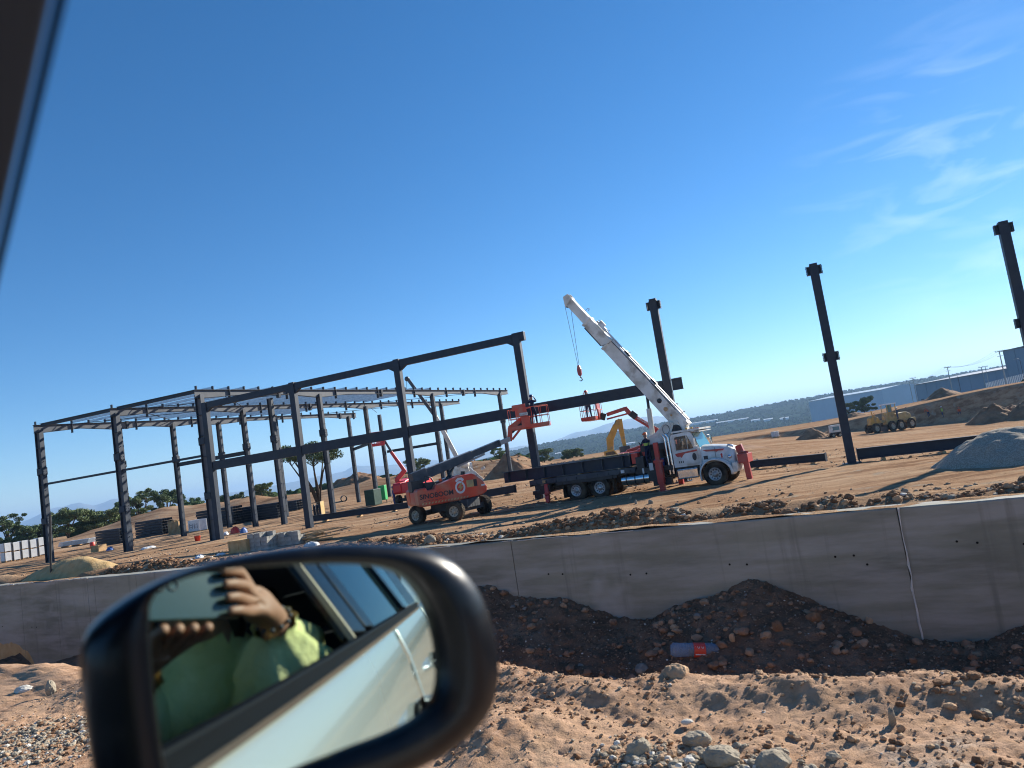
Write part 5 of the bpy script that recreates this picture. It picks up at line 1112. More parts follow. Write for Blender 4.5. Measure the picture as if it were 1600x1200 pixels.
def shed(pa,pb,Ya,Yb,dep,z0,m,lb,cat='factory',ribs=0,roof=None):
    """pa,pb: top corners in the photo; facade stands between them"""
    a=at(*pa,Ya);b=at(*pb,Yb);L=Vector((b.x-a.x,b.y-a.y,0));d=L.normalized();n_=Vector((-d.y,d.x,0));ht=(a.z+b.z)/2-z0
    o=empty('factory_building',(a.x,a.y,z0),math.atan2(d.y,d.x),lb,cat);Ln=L.length
    MB().box(0,Ln,0,dep,-3,ht).build('wall',m,o)
    g=MB();g.prism([(-.02*dep,ht),(dep*.5,ht+dep*.03),(dep*1.02,ht)],-.4,Ln+.4,0,'x');g.build('roof',roof or MR,o)
    g=MB();k=0
    st=Ln/max(1,ribs or int(Ln/6))
    while k*st<=Ln: g.box(k*st-.12,k*st+.12,-.15,-.0,-3,ht-.2);k+=1
    g.build('cladding_rib',m,o)
    if ribs:
        for k in range(min(ribs,12)): MB().box(k*st+st*.3,k*st+st*.6,-.14,-.003,0,min(3.5,ht*.5)).build('door',M['steel_dusty'],o)
    return o
def lowshed(pa,pb,h,m,lb,cat='shed'):
    a=gt(*pa);b=gt(*pb);b=O+(b-O)*((a-O).length/(b-O).length);z0=min(zg(a.x,a.y),zg(b.x,b.y));L=Vector((b.x-a.x,b.y-a.y,0));d=L.normalized();o=empty('low_building',(a.x,a.y,z0),math.atan2(d.y,d.x),lb,cat);Ln=L.length
    MB().box(0,Ln,0,14,-3,h).build('wall',m,o);MB().prism([(-.5,h),(7,h+1.8),(14.5,h)],-.4,Ln+.4,0,'x').build('roof',m,o);return o
shed((1430,600),(1600,572),420,330,60,-4,MF,'long low blue grey factory shed behind the pit at the right',ribs=9,roof=MF)
shed((1567,547),(1660,528),300,262,45,-4,MF,'tall blue grey factory block at the right edge of the photo',ribs=5,roof=MF)
shed((1263,627),(1377,609),1150,1050,110,-20,MF2,'very large pale blue warehouse on the plain behind the lone column',roof=MF2)
lowshed((1062,668),(1122,657),5,MR,'long low white roofed greenhouse on the far plain right of the crane cab','greenhouse')
lowshed((1120,664),(1170,656),4,MR,'low white shed on the far plain behind the truck hood','shed')
lowshed((868,712),(888,709),4,MR,'small pale building on the green plain left of the excavator','house')
for k,(px,Y,lb) in enumerate(((1180,1700,'tiny white house on the far plain left of the big warehouse'),(1200,1600,'tiny pale house on the plain, nearer the big warehouse'),(1225,1500,'white house cluster roof beside the big warehouse corner'),(985,1700,'white farm roof on the hillside behind the excavator arm'))):
    lowshed((px-6,834-.153*(px-6)+6+k*2),(px+8,834-.153*(px+8)+6+k*2),4,MR,lb,'house')
# fence with white posts by the factory
a=at(1540,596,225);b=at(1600,585,205);o=empty('fence',(a.x,a.y,zg(a.x,a.y)),0,'pale post fence in front of the tall factory block','fence');d=b-a;d.z=0
for k in range(24):
    P_=d*(k/23);z_=zg(a.x+P_.x,a.y+P_.y)-zg(a.x,a.y);MB().box(P_.x-.1,P_.x+.1,P_.y-.1,P_.y+.1,z_,z_+3.2).build('post',MR,o)
g=MB();g.bar(Vector((0,0,2.6)),d+Vector((0,0,2.6+zg(b.x,b.y)-zg(a.x,a.y))),.05,.08);g.build('rail',MR,o)
# ------------------------------------------------------------------ trees
ML=[mat('leaf_olive',(.08,.115,.035),(.16,.21,.07),1.2,.7,coord='World'),mat('leaf_dark',(.045,.08,.026),(.10,.15,.05),1.2,.7,coord='World'),mat('leaf_green',(.07,.13,.035),(.13,.20,.06),1.2,.7,coord='World')]
MBK=mat('bark',(.045,.032,.024),(.09,.07,.05),6,.9)
def crown_mesh(cl,n_per,ls,flat=.6):
    C=np.array([c[:3] for c in cl]);Rr=np.array([c[3] for c in cl]);N=len(cl)*n_per
    c_=np.repeat(C,n_per,0);r_=np.repeat(Rr,n_per);d=rng.normal(size=(N,3));d/=np.linalg.norm(d,axis=1)[:,None];p=c_+d*(r_*rng.random(N)**.45)[:,None]*np.array([1,1,flat])
    u_=rng.normal(size=(N,3));u_/=np.linalg.norm(u_,axis=1)[:,None];v_=np.cross(u_,rng.normal(size=(N,3)));v_/=np.linalg.norm(v_,axis=1)[:,None];s_=(ls*rng.uniform(.5,1.3,N))[:,None]
    V=np.stack([p-u_*s_,p-v_*s_*.5,p+u_*s_,p+v_*s_*.5],1).reshape(-1,3);F=np.arange(N*4).reshape(N,4);return V,F
def tree(px,by,ty,wpx,Y,lb,mi=0,kind='round',name='tree',np_=26):
    c0=at(px,by,Y);c0.z=zg(c0.x,c0.y);top=at(px,ty,Y).z;h=max(1.5,top-c0.z);wd=wpx/FPX*Y/2
    o=empty(name,c0,0,lb,'tree');g=MB();cl=[];nb=7 if kind!='acacia' else 6
    sk=MB()
    for b_ in range(nb):
        an=2*math.pi*b_/nb+rnd.uniform(-.4,.4);out=wd*rnd.uniform(.45,.85);hh=h*rnd.uniform(.62,.88)
        if kind=='acacia': hh=h*rnd.uniform(.70,.92);out=wd*rnd.uniform(.35,.95)
        p0=Vector((0,0,h*.02));p1=Vector((math.cos(an)*out*.18,math.sin(an)*out*.18,h*.28));p2=Vector((math.cos(an)*out*.55,math.sin(an)*out*.55,h*.55));p3=Vector((math.cos(an)*out,math.sin(an)*out,hh))
        jj=lambda P:P+Vector((rnd.uniform(-.1,.1),rnd.uniform(-.1,.1),0))*h*.12
        p1,p2=jj(p1),jj(p2);r_=h*.022
        sk.tube([p0,p1,p2,p3],[r_*1.3,r_,r_*.6,r_*.25],6)
        for q in range(3):
            e_=p3+Vector((rnd.uniform(-1,1)*wd*.4,rnd.uniform(-1,1)*wd*.4,rnd.uniform(-.02,.14)*h));sk.tube([p2.lerp(p3,.5),e_],[r_*.35,r_*.12],5)
            cl.append((e_.x,e_.y,e_.z,wd*rnd.uniform(.16,.30)))
        cl.append((p3.x,p3.y,p3.z,wd*.3))
    if kind=='round':
        for q in range(26):
            an=rnd.uniform(0,6.28);rr=wd*math.sqrt(rnd.random())*.95;cl.append((rr*math.cos(an),rr*math.sin(an),h*(.30+.62*rnd.random()*(1-(rr/wd)**2*.55)),wd*rnd.uniform(.13,.27)))
    if kind=='bush':
        for q in range(34):
            an=rnd.uniform(0,6.28);rr=wd*math.sqrt(rnd.random());cl.append((rr*math.cos(an),rr*math.sin(an),h*(.12+.78*rnd.random()*(1-(rr/wd)**2*.6)),wd*rnd.uniform(.12,.25)))
    sk.build('trunk',MBK,o)
    V,F=crown_mesh(cl,int(np_*(11. if kind!='acacia' else 11.)),wd*.050 if kind!='acacia' else wd*.034,.6 if kind!='acacia' else .45);npmesh('crown',V,F,ML[mi],False,o);return o
T_=[(14,848,806,46,118,'leafy bush-like tree at the far left edge behind the pale pallets',1,'bush'),(52,846,822,60,135,'low dark scrub tree between the far left edge and the first steel column',1,'bush'),(107,842,797,64,122,'broad olive mesquite tree right of the leftmost steel column',0,'round'),(158,836,797,60,128,'olive tree behind the dark joist stacks, second after the leftmost column',0,'round'),(222,816,768,40,125,'tree with visible forked trunk between the third and fourth columns',0,'round'),(262,806,762,52,122,'densest tall tree left of the corner column',1,'round'),(196,828,782,36,138,'small green tree peeking beside the second steel column',2,'bush'),(303,800,779,34,135,'small bright green bushy tree left of the big corner column',2,'bush'),(355,790,772,44,140,'low dark bush on the spoil berm right of the corner column',1,'bush'),(412,778,754,36,118,'rounded wispy green tree above the spoil berm',0,'bush'),(497,775,694,112,84,'tall flat-topped acacia with bare curving limbs in the middle of the frame',1,'acacia'),(659,768,716,36,150,'bushy tree behind the red lift and the boom',0,'bush'),(782,724,699,26,140,'round green tree right of the orange lift boom',2,'bush'),(1350,640,622,34,185,'dark green tree right of the lone column above the pit',1,'bush'),(1325,640,630,22,200,'small dark bush beside the lone steel column, above the pit',1,'bush'),(535,764,756,40,150,'low green scrub line left of the middle columns',1,'bush'),(575,760,748,44,160,'low scrub behind the green container',1,'bush'),(850,716,702,30,170,'wide bush on the plain left of the truck load',0,'bush'),(895,716,703,34,175,'grey green bush on the plain behind the truck load',0,'bush')]
for px,by,ty,wp,Y,lb,mi,kd in T_: tree(px,by,ty,wp,Y,lb,mi,kd)
# distant woodland
MWD=[mat('woodland_green',(.030,.052,.020),(.055,.085,.032),.05,1,coord='World',spec=0),mat('woodland_dark',(.024,.042,.018),(.042,.065,.028),.05,1,coord='World',spec=0)]
def wood(name,n,az0,az1,r0_,r1_,h0,h1,mi,thr):
    az=rng.uniform(az0,az1,n*4);r=r0_*(r1_/r0_)**rng.random(n*4);x=r*np.sin(az);y=r*np.cos(az);k=fbm(x,y,3,.006)>thr;x=x[k][:n];y=y[k][:n];z=zg(x,y);hh=rng.uniform(h0,h1,len(x))
    return tag(stones(name,np.stack([x,y,z+hh*.1],-1),hh,MWD,rng.integers(0,2,len(x)),.7,sink=.2,jit=.3),kind='stuff')
wood('woodland',15000,-.02,.75,400,2700,1.6,5.0,0,.34)
wood('woodland',2400,-.75,-.02,330,2200,2.0,5.0,0,.40)
wood('scrub',1100,-.75,.02,150,330,1.2,3.0,1,.40)
wood('scrub',90,.15,.7,210,330,.4,1.2,1,.5)
# ------------------------------------------------------------------ site clutter
def clutter(name,px,py,lb,cat,rz=-.5,group=None,Y=None):
    P_=ground_at(px,py,Y) if Y else gp(px,py,0)
    P_.z=zg(P_.x,P_.y);return empty(name,P_,rz,lb,cat,group),P_
DIR=R(-29)
# pale wrapped panels, far left
a=gp(4,880);b=gp(70,868);d=(b-a);d.z=0;Ln=d.length/5
for k in range(5):
    for t in range(2):
        P_=a+d*((k+.5)/5);P_.z=zg(P_.x,P_.y)+.02+t*.86
        o=empty('panel_bundle',P_,math.atan2(d.y,d.x),('lower' if t==0 else 'upper')+' pale wrapped bundle, '+('leftmost','second from the left','middle','fourth from the left','rightmost')[k]+' of the stacked row at the far left','panel bundle','stacked pale panel bundles')
        MB().box(-Ln/2+.04,Ln/2-.04,-.5,.5,.08,.83).build('panels',M['whiteb'],o,.02)
        g=MB()
        for x in(-Ln*.3,Ln*.3):g.box(x-.05,x+.05,-.5,.5,0,.08)
        g.build('bearer',M['wood'],o);g=MB()
        for x in(-Ln/2+.02,Ln/2-.08): g.box(x,x+.06,-.515,-.50,.0,.85)
        g.build('strap',BK,o)
def bars(o,L,W,H,n,m,nm='bars',gap=.7,rows=None):
    g=MB();rows=rows or max(1,int(H/.25));dy=W/n;dz=H/rows
    for i in range(n):
        for j_ in range(rows):
            y=-W/2+(i+.5)*dy;z=(j_+.5)*dz;x=rnd.uniform(-.12,.12);g.ibeam((-L/2+x,y,z),(L/2+x,y,z),dy*gap,dz*.88,.02)
    return g.build(nm,m,o)
for px,py,L,W,H,n,rz,lb in((180,850,3.6,1.6,1.5,5,-.42,'stack of dark steel joists at left behind the second column'),(242,837,4.2,1.6,1.7,5,-.42,'stack of dark steel joists right of the second column, higher one'),(345,823,4.8,1.6,1.9,5,-.35,'dark stack of steel sections just right of the corner column'),(410,812,5.2,2.0,1.6,6,-.30,'long dark stack of steel sections in the middle of the pad'),(448,800,4.5,2.0,1.2,5,-.30,'low dark steel stack left of the block pile column, farthest right')):
    o,P_=clutter('steel_stack',px,py,lb,'steel stack',rz,'stacks of dark steel sections');bars(o,L,W,H,n,M['steel'])
    g=MB()
    for x in(-L*.35,L*.35): g.box(x-.05,x+.05,-W/2-.06,W/2+.06,-.1,0)
    g.build('timber_spacer',M['wood'],o)
o,P_=clutter('sheet_bundle',120,853,'pale blue-white bundle of long roofing sheets on the ground at left','sheet bundle',-.33);g=MB()
for k in range(6): g.box(-2.3+k*.05,2.3+k*.06,-.55,.55,.15+k*.085,.21+k*.085)
g.build('sheets',M['galv'],o);g=MB()
for x in(-1.7,0,1.7):g.box(x-.06,x+.06,-.6,.6,0,.14)
g.build('bearer',M['wood'],o)
o,P_=clutter('timber_stack',277,834,'upright bundle of brown timber planks beside the dark joists','timber',-.4);g=MB()
for k in range(9): g.box(-.75+k*.17,-.62+k*.17,-.4,.4,.0,1.35+.1*math.sin(k*3))
g.build('planks',M['wood'],o)
o,P_=clutter('white_crate',310,831,'white wrapped crate with faint stencilled marks left of the corner column','crate',-.35);MB().box(-.7,.7,-.5,.5,.1,1.15).build('box',M['whiteb'],o,.02);MB().box(-.7,.7,-.5,.5,0,.09).build('pallet',M['wood'],o)
g=MB()
for x in(-.55,.05):
    g.box(x,x+.05,-.506,-.501,.35,.85);g.box(x+.35,x+.4,-.506,-.501,.35,.85);g.box(x+.1,x+.3,-.506,-.501,.45,.5);g.box(x+.1,x+.3,-.506,-.501,.65,.7)
g.build('stencil',M['steel_dusty'],o)
o,P_=clutter('cable_drum',145,858,'red plastic drum on the ground left of the small wooden crate','drum');g=MB();g.lathe([(.001,0),(.2,0),(.22,.02),(.22,.25),(.23,.28),(.22,.31),(.22,.55),(.19,.58),(.001,.58)],(0,0,0),(0,0,1),20);g.build('drum_shell',M['redc'],o)
def crate(px,py,w_,d_,h_,lb,m='wood'):
    o,P_=clutter('wooden_crate',px,py,lb,'crate',-.4);MB().box(-w_/2,w_/2,-d_/2,d_/2,.03,h_).build('box',M[m],o);g=MB()
    for x in(-w_/2,0,w_/2-.06):g.box(x,x+.06,-d_/2-.02,-d_/2,.03,h_)
    for z in(.03,h_-.08):g.box(-w_/2,w_/2,-d_/2-.04,-d_/2-.02,z,z+.08)
    g.build('batten',M['ply'],o);return o
crate(155,862,.95,.7,.55,'small pale wooden crate beside the red drum, at left')
crate(383,862,1.15,.9,.62,'plywood crate on the ground left of the concrete blocks','ply')
def sag(px,py,w_,h_,m,name,lb,cat,seed=1):
    P_=gp(px,py,0);P_.z=zg(P_.x,P_.y);n=26;g_=np.linspace(-1,1,n);a,b=np.meshgrid(g_,g_);z=h_*np.clip(1-(np.abs(a)**2.4+np.abs(b)**2.4),0,1)**.5*(.55+.6*fbm(a*3+seed,b*3,3,1.))-.01
    i=np.arange(n*n).reshape(n,n);F=np.stack([i[:-1,:-1],i[:-1,1:],i[1:,1:],i[1:,:-1]],-1).reshape(-1,4);o=npmesh(name,np.stack([a*w_/2,b*w_*.35,z],-1).reshape(-1,3),F,M[m]);o.location=P_;o.rotation_euler=(0,0,seed);return tag(o,lb,cat)
sag(172,860,.8,.3,'bluep','tarp','small blue tarp lump right of the wooden crate at left','tarp',2)
sag(368,834,.75,.55,'redc','bag','red bag on the ground right of the corner column','bag',3)
sag(381,833,.55,.45,'bluep','bag','blue bag on the ground beside the red bag','bag',4)
sag(353,836,.6,.3,'whiteb','bag','whitish bag on the ground left of the red bag','bag',5)
sag(487,853,.75,.22,'whiteb','bag','white torn bag in front of the timber offcuts, above the mirror','bag',6)
sag(232,858,1.0,.16,'whiteb','plastic_sheet','crumpled whitish plastic lying between the left columns','plastic sheet',7)
sag(312,873,.6,.16,'whiteb','plastic_sheet','white paper scrap lying just above the mirror housing, left','plastic sheet',8)
sag(297,880,.5,.14,'whiteb','plastic_sheet','whitish rubbish lying lower left of the other scrap above the mirror','plastic sheet',9)
sag(345,868,.5,.12,'whiteb','plastic_sheet','pale rubbish between the scraps and the plywood crate','plastic sheet',10)
o,P_=clutter('bucket',309,846,'red bucket on the ground just left of the corner column base','bucket');g=MB();g.lathe([(.001,0),(.17,0),(.22,.36),(.23,.37),(.21,.37),(.16,.03)],(0,0,0),(0,0,1),18);g.build('bucket_shell',M['redc'],o)
# concrete block piles: every block a mesh of its own
def blocks(px,py,nx,ny,nz,rz,lb,drop):
    P_=gp(px,py,0);P_.z=zg(P_.x,P_.y)+.01;proto=None;a=Matrix.Rotation(rz,4,'Z')
    for k in range(nz):
        for i in range(nx):
            for j_ in range(ny):
                if k==nz-1 and rnd.random()<drop: continue
                if proto is None:
                    g=MB();g.box(-.20,.20,-.10,.10,0,.035);g.box(-.20,.20,-.10,-.07,.035,.20);g.box(-.20,.20,.07,.10,.035,.20);g.box(-.20,-.165,-.07,.07,.035,.20);g.box(.165,.20,-.07,.07,.035,.20);g.box(-.02,.02,-.07,.07,.035,.20);o=g.build('concrete_block',M['block']);proto=o
                else:
                    o=proto.copy();COL.objects.link(o)
                Q_=a@Vector((i*.42,j_*.22,k*.205));o.location=P_+Q_+Vector((rnd.uniform(-.012,.012),rnd.uniform(-.012,.012),0));o.rotation_euler=(0,0,rz+rnd.uniform(-.05,.05));lay=('bottom','second','third','top')[k] if nz==4 else ('bottom','middle','top')[k];tag(o,'grey concrete block, %s layer, %s row, %s column of the %s block pile'%(lay,('front','middle','back')[j_],('left','middle','right')[i] if nx==3 else ('leftmost','second','third','rightmost')[i],lb),'concrete block','hollow blocks of the '+lb+' pile')
blocks(396,861,3,3,4,-.45,'taller',.45)
blocks(432,855,4,3,3,-.38,'lower',.4)
g=MB();P_=gp(494,846,0);P_.z=zg(P_.x,P_.y)
for k in range(16):
    c_=Vector((rnd.uniform(-.8,.8),rnd.uniform(-.5,.5),.05+.03*k));an=rnd.uniform(-.6,.6);v_=Vector((math.cos(an),math.sin(an),rnd.uniform(-.08,.08)))*rnd.uniform(.3,.8);g.bar(c_-v_,c_+v_,.10,.05)
o=g.build('timber_offcuts',M['wood']);o.location=P_;tag(o,'jumbled pile of timber offcuts right of the concrete blocks','timber pile')
# container, green hoarding, cage, pipe
o,P_=clutter('container',583,776,'dark green metal container among the middle columns','container',-.45,None,68);MB().box(-.9,.9,-.7,.7,.05,1.5).build('shell',M['greenp'],o,.03);o.scale=(.6,.8,1);g=MB()
for k in range(10):g.box(-.85+k*.18,-.79+k*.18,-.73,-.70,.1,1.45)
g.build('corrugation',M['greenp'],o)
o,P_=clutter('green_cabinet',599,775,'bright green narrow cabinet beside the dark green container','cabinet',-.2,None,70);MB().box(-.32,.32,-.3,.3,.3,1.7).build('shell',M['greenb'],o,.03);g=MB()
for x in(-.28,.28):g.tube([(x,0,0),(x,0,.3)],.04,6)
g.build('leg',BK,o)
o,P_=clutter('gas_cage',496,800,'dark metal cage standing right of the acacia trunk','cage',-.1,None,62);g=MB()
for x in(-.45,-.15,.15,.45):
    for y in(-.4,.4):g.tube([(x,y,0),(x,y,1.25)],.02,5)
for z in(.05,.65,1.25):g.tube([(-.45,-.4,z),(.45,-.4,z),(.45,.4,z),(-.45,.4,z),(-.45,-.4,z)],.022,5)
g.build('cage_frame',BK,o);g=MB()
for x in(-.25,0,.25):g.tube([(x,0,.05),(x,0,1.0),(x,0,1.1)],[.11,.11,.04],10)
g.build('gas_cylinder',M['steel'],o)
MB().box(.46,.50,-.4,.4,0,1.3).build('side_board',M['yellowd'],o)
P_=at(536,770,95);P_.z=zg(P_.x,P_.y)+.4;o=MB();o.lathe([(.40,-1.2),(.40,1.0),(.34,1.0),(.34,-1.2)],(0,0,0),(.3,-1,0),20);o=o.build('drain_pipe',BK);o.location=P_;tag(o,'open black pipe end lying on the spoil left of the green container','pipe')
P_=gp(80,906,0);P_=gt(80,904);o=MB().tube([(0,0,-.1),(.03,0,.5),(.09,0,1.25)],.022,6).build('stake',BK);o.location=P_;tag(o,'thin dark stake leaning out of the sand pile at left','stake')
# ------------------------------------------------------------------ plastic bottle
P_=None
for yy in(1022,):
    P_=gt(1092,yy)
bt_=empty('plastic_bottle',P_+Vector((0,-.03,.045)),0,'clear blueish plastic bottle with a red label lying on the shaded bank','bottle')
MPL=bpy.data.materials.new('clear_plastic');MPL.use_nodes=True;b_=MPL.node_tree.nodes['Principled BSDF'];b_.inputs['Base Color'].default_value=(.45,.60,.80,1);b_.inputs['Roughness'].default_value=.12;b_.inputs['Transmission Weight'].default_value=.72;b_.inputs['IOR'].default_value=1.15;bt_.rotation_euler=(0,R(8.7),0)
k=(P_-O).length*84/FPX/.345
pr=[(.001,-.165),(.030,-.163),(.044,-.150),(.047,-.13),(.044,-.10),(.047,-.08),(.045,-.05),(.047,-.045),(.047,.035),(.045,.04),(.047,.055),(.044,.09),(.034,.115),(.018,.138),(.014,.15),(.014,.158)]
g=MB();pr=[(r_*.86,h_) for r_,h_ in pr];g.lathe([(r_*k,h_*k) for r_,h_ in pr],(0,0,.0),(1,0,0),26);g.build('bottle_body',MPL,bt_)
g=MB();g.lathe([(.0418*k,-.035*k),(.0420*k,0),(.0418*k,.033*k)],(0,0,0),(1,0,0),26);lbm=g.build('label',M['redc'],bt_)
g=MB();pts=[];n=16
for i in range(n):
    t=i/(n-1);x=(-.026+.052*t)*k;y=.010*k*math.sin(t*14)+.004*k;pts.append((x,-math.cos(.55+y/.05)*.0424*k,math.sin(.55+y/(.05*k))*.0424*k))
g.tube(pts,.0017*k,4);g.bar((-.028*k,-.0402*k,-.016*k),(.028*k,-.0402*k,-.016*k),.001,.006*k);g.build('label_script',M['whiteb'],lbm)
g=MB();g.lathe([(.001,.178*k),(.016*k,.177*k),(.017*k,.155*k),(.015*k,.155*k)],(0,0,0),(1,0,0),20);g.build('cap',M['redc'],bt_)
# ------------------------------------------------------------------ the car the photo is taken from
CY=R(-60.67);FV=Vector((math.sin(CY),math.cos(CY),0));SV=Vector((FV.y,-FV.x,0))
CARZ=1.2;car=empty('car',(0,0,CARZ),math.atan2(FV.y,FV.x),'silver car with black wing mirror and dark front pillar, the photo taken from inside','car')
# local: x forward, y left (= -SV), z up from the road. camera at (0,0,1.45)
CI=Matrix(((FV.x,FV.y,0,0),(-SV.x,-SV.y,0,0),(0,0,1,-CARZ),(0,0,0,1)))
def cl(P): return CI@Vector(P)
def crl(px,py):  # pixel ray in car coordinates
    d=ray(px,py);return Vector((FV.dot(d),-SV.dot(d),d.z))
CO=Vector((0,0,EYE-CARZ))
def cplane(px,py,yv):
    d=crl(px,py);return CO+d*((yv-CO.y)/d.y)
MCB=mat('car_paint_silver',(.42,.44,.42),None,rough=.25,metal=.25,coat=1.0);MBP=mat('gloss_black_trim',(.004,.005,.008),(.016,.016,.016),45,rough=.32,spec=.3,coat=.12,contrast=(.55,.80));MIN=mat('interior_dark',(.004,.005,.008),None,rough=.8);MRU=mat('rubber_seal',(.004,.005,.008),None,rough=.6,spec=.15)
MGLS=mat('car_glass_dark',(.01,.02,.025),None,rough=.03,spec=1.0)
# body side: cross-section profile swept along x
prof=[(-.190,1.288),(-.200,1.270),(-.225,1.20),(-.245,1.10),(-.262,1.03),(-.266,1.015),(-.258,.99),(-.250,.90),(-.258,.75),(-.275,.60),(-.285,.50),(-.270,.42),(-.23,.36),(-.15,.32)]
def zbelt(x): return 0.0+ (.035 if x<-1.6 else 0)*min(1,(-1.6-x)/.8) if x<-1.6 else 0.0
def side(x0,x1,name,par,n=30,mt=MCB,off=0,flare=None):
    vs=[];m_=len(prof)
    for i in range(n+1):
        x=x0+(x1-x0)*i/n
        for (y,z) in prof:
            yy=y+off+.02*min(1,max(0,(x-.3)/.9))**2+.06*max(0,-(x+1.9))**1.4
            if flare:
                for cx in flare:
                    q=abs(x-cx); 
                    if z<.95: yy-=.045*math.exp(-((q-.40)/.10)**2)*ss(.95,.7,z) if False else 0
            vs.append((x,yy,z+zbelt(x)))
    fs=[(i*m_+k,i*m_+k+1,(i+1)*m_+k+1,(i+1)*m_+k) for i in range(n) for k in range(m_-1)]
    g=MB();g.add(vs,fs,0,True);o=g.build(name,mt,par);s_=o.modifiers.new('s','SOLIDIFY');s_.thickness=.012;s_.offset=-1 if False else 0;return o
side(.80,1.55,'front_wing',car)
dF=side(-.735,.795,'front_door',car);dR=side(-1.66,-.74,'rear_door',car);side(-2.9,-1.665,'rear_wing',car,36)
for d_,hx in((dF,-.57),(dR,-1.36)):
    g=MB();c_=Vector((hx,-.262,1.075))
    vs=[];n=20
    for ring,(sx,sz,oy) in enumerate(((.085,.045,-.004),(.080,.040,.004),(.05,.025,.022),(.001,.001,.028))):
        for k in range(n):
            t=2*math.pi*k/n;vs.append((c_.x+sx*math.cos(t),c_.y-.012+oy+.012,c_.z+sz*math.sin(t)))
    fs=[(r_*n+k,r_*n+(k+1)%n,(r_+1)*n+(k+1)%n,(r_+1)*n+k) for r_ in range(3) for k in range(n)]
    g.add(vs,fs,0,True);g.build('handle_recess',MRU,d_)
    g=MB();g.tube([c_+Vector((.11,.0,.01)),c_+Vector((.085,-.030,.012)),c_+Vector((0,-.040,.014)),c_+Vector((-.085,-.032,.012)),c_+Vector((-.115,.0,.01))],[.012,.016,.017,.016,.014],10);g.build('handle',M['chrome'],d_)
# belt trim, window frames, pillars
g=MB();g.bar((1.0,-.188,1.297),(-1.62,-.188,1.297),.018,.026);g.build('belt_trim',MRU,car,.004)
g=MB();g.bar((.55,-.203,1.287),(-1.62,-.203,1.287),.006,.007);g.build('chrome_strip',M['chrome'],car)
TOPZ=1.80;TY=.10
def wl(x,t): return Vector((x,-.175+(TY+.175)*t,1.31+(TOPZ-1.31)*t))
g=MB();g.bar(wl(-.36,0),wl(-.43,1),.03,.10,0,up=Vector((1,0,0)));g.bar(wl(-.47,0),wl(-.54,1),.03,.08,0,up=Vector((1,0,0)));g.build('door_pillar',MBP,car,.004)
g=MB();g.bar(wl(-.30,0)+Vector((0,-.01,0)),wl(-.37,1)+Vector((0,-.01,0)),.012,.010,0,up=Vector((1,0,0)));g.build('window_seal',M['rimy'],car)
g=MB();g.bar(wl(-1.15,0),wl(-1.25,1),.03,.06,0,up=Vector((1,0,0)));g.add([wl(-1.45,0),wl(-1.75,0),wl(-2.0,1),wl(-1.75,1),wl(-1.45,0)+Vector((0,.03,0)),wl(-1.75,0)+Vector((0,.03,0)),wl(-2.0,1)+Vector((0,.03,0)),wl(-1.75,1)+Vector((0,.03,0))],[(0,1,2,3),(7,6,5,4),(0,4,5,1),(1,5,6,2),(2,6,7,3),(3,7,4,0)]);g.build('rear_pillar',MBP,car)
def pane(a,b,c,d,name):
    o_=Vector((0,.004,0));g=MB();g.add([a,b,c,d,a+o_,b+o_,c+o_,d+o_],[(0,1,2,3),(7,6,5,4),(0,4,5,1),(1,5,6,2),(2,6,7,3),(3,7,4,0)]);return g.build(name,MGLS,car)
pane(wl(-.51,0),wl(-1.12,0),wl(-1.22,1),wl(-.58,1),'rear_window');pane(wl(-1.18,0),wl(-1.44,0),wl(-1.73,1),wl(-1.28,1),'quarter_window')
# front pillar: traced edge in the plane y=-.14
pA=cplane(0,432,-.145);pB=cplane(104,0,-.115);dA=(pB-pA).normalized()
lo=pA-dA*((pA.z-1.29)/dA.z);hi=pA+dA*((1.80-pA.z)/dA.z)
g=MB();W1=Vector((.0012,0,0));W2=Vector((.020,.004,0));W3=Vector((.12,.0,0))
Y_=Vector((0,.035,0))
Ys=Vector((0,.0025,0));g.add([lo,hi,hi+W1,lo+W1,lo+Ys,hi+Ys,hi+W1+Ys,lo+W1+Ys],[(0,1,2,3),(7,6,5,4),(0,4,5,1),(1,5,6,2),(2,6,7,3),(3,7,4,0)])
g.build('window_frame_seal',MRU,car)
MAP=mat('pillar_trim_bluegrey',(.05,.085,.15),None,rough=.5)
g=MB();a=lo+W1*1.0+Vector((0,.0022,0));b=hi+W1+Vector((0,.0022,0));g.add([a,b,b+W2,a+W2,a+Y_*.95,b+Y_*.95,b+W2+Y_*.95,a+W2+Y_*.95],[(0,1,2,3),(7,6,5,4),(0,4,5,1),(1,5,6,2),(2,6,7,3),(3,7,4,0)]);g.build('pillar_trim',MAP,car,.002)
g=MB();a=lo+W1+W2*.5+Vector((0,.032,0));b=hi+W1+W2*.5+Vector((0,.032,0));g.add([a,b,b+W3,a+W3,a+Y_*3,b+Y_*3,b+W3+Y_*3,a+W3+Y_*3],[(0,1,2,3),(7,6,5,4),(0,4,5,1),(1,5,6,2),(2,6,7,3),(3,7,4,0)]);g.build('front_pillar',MIN,car,.004)
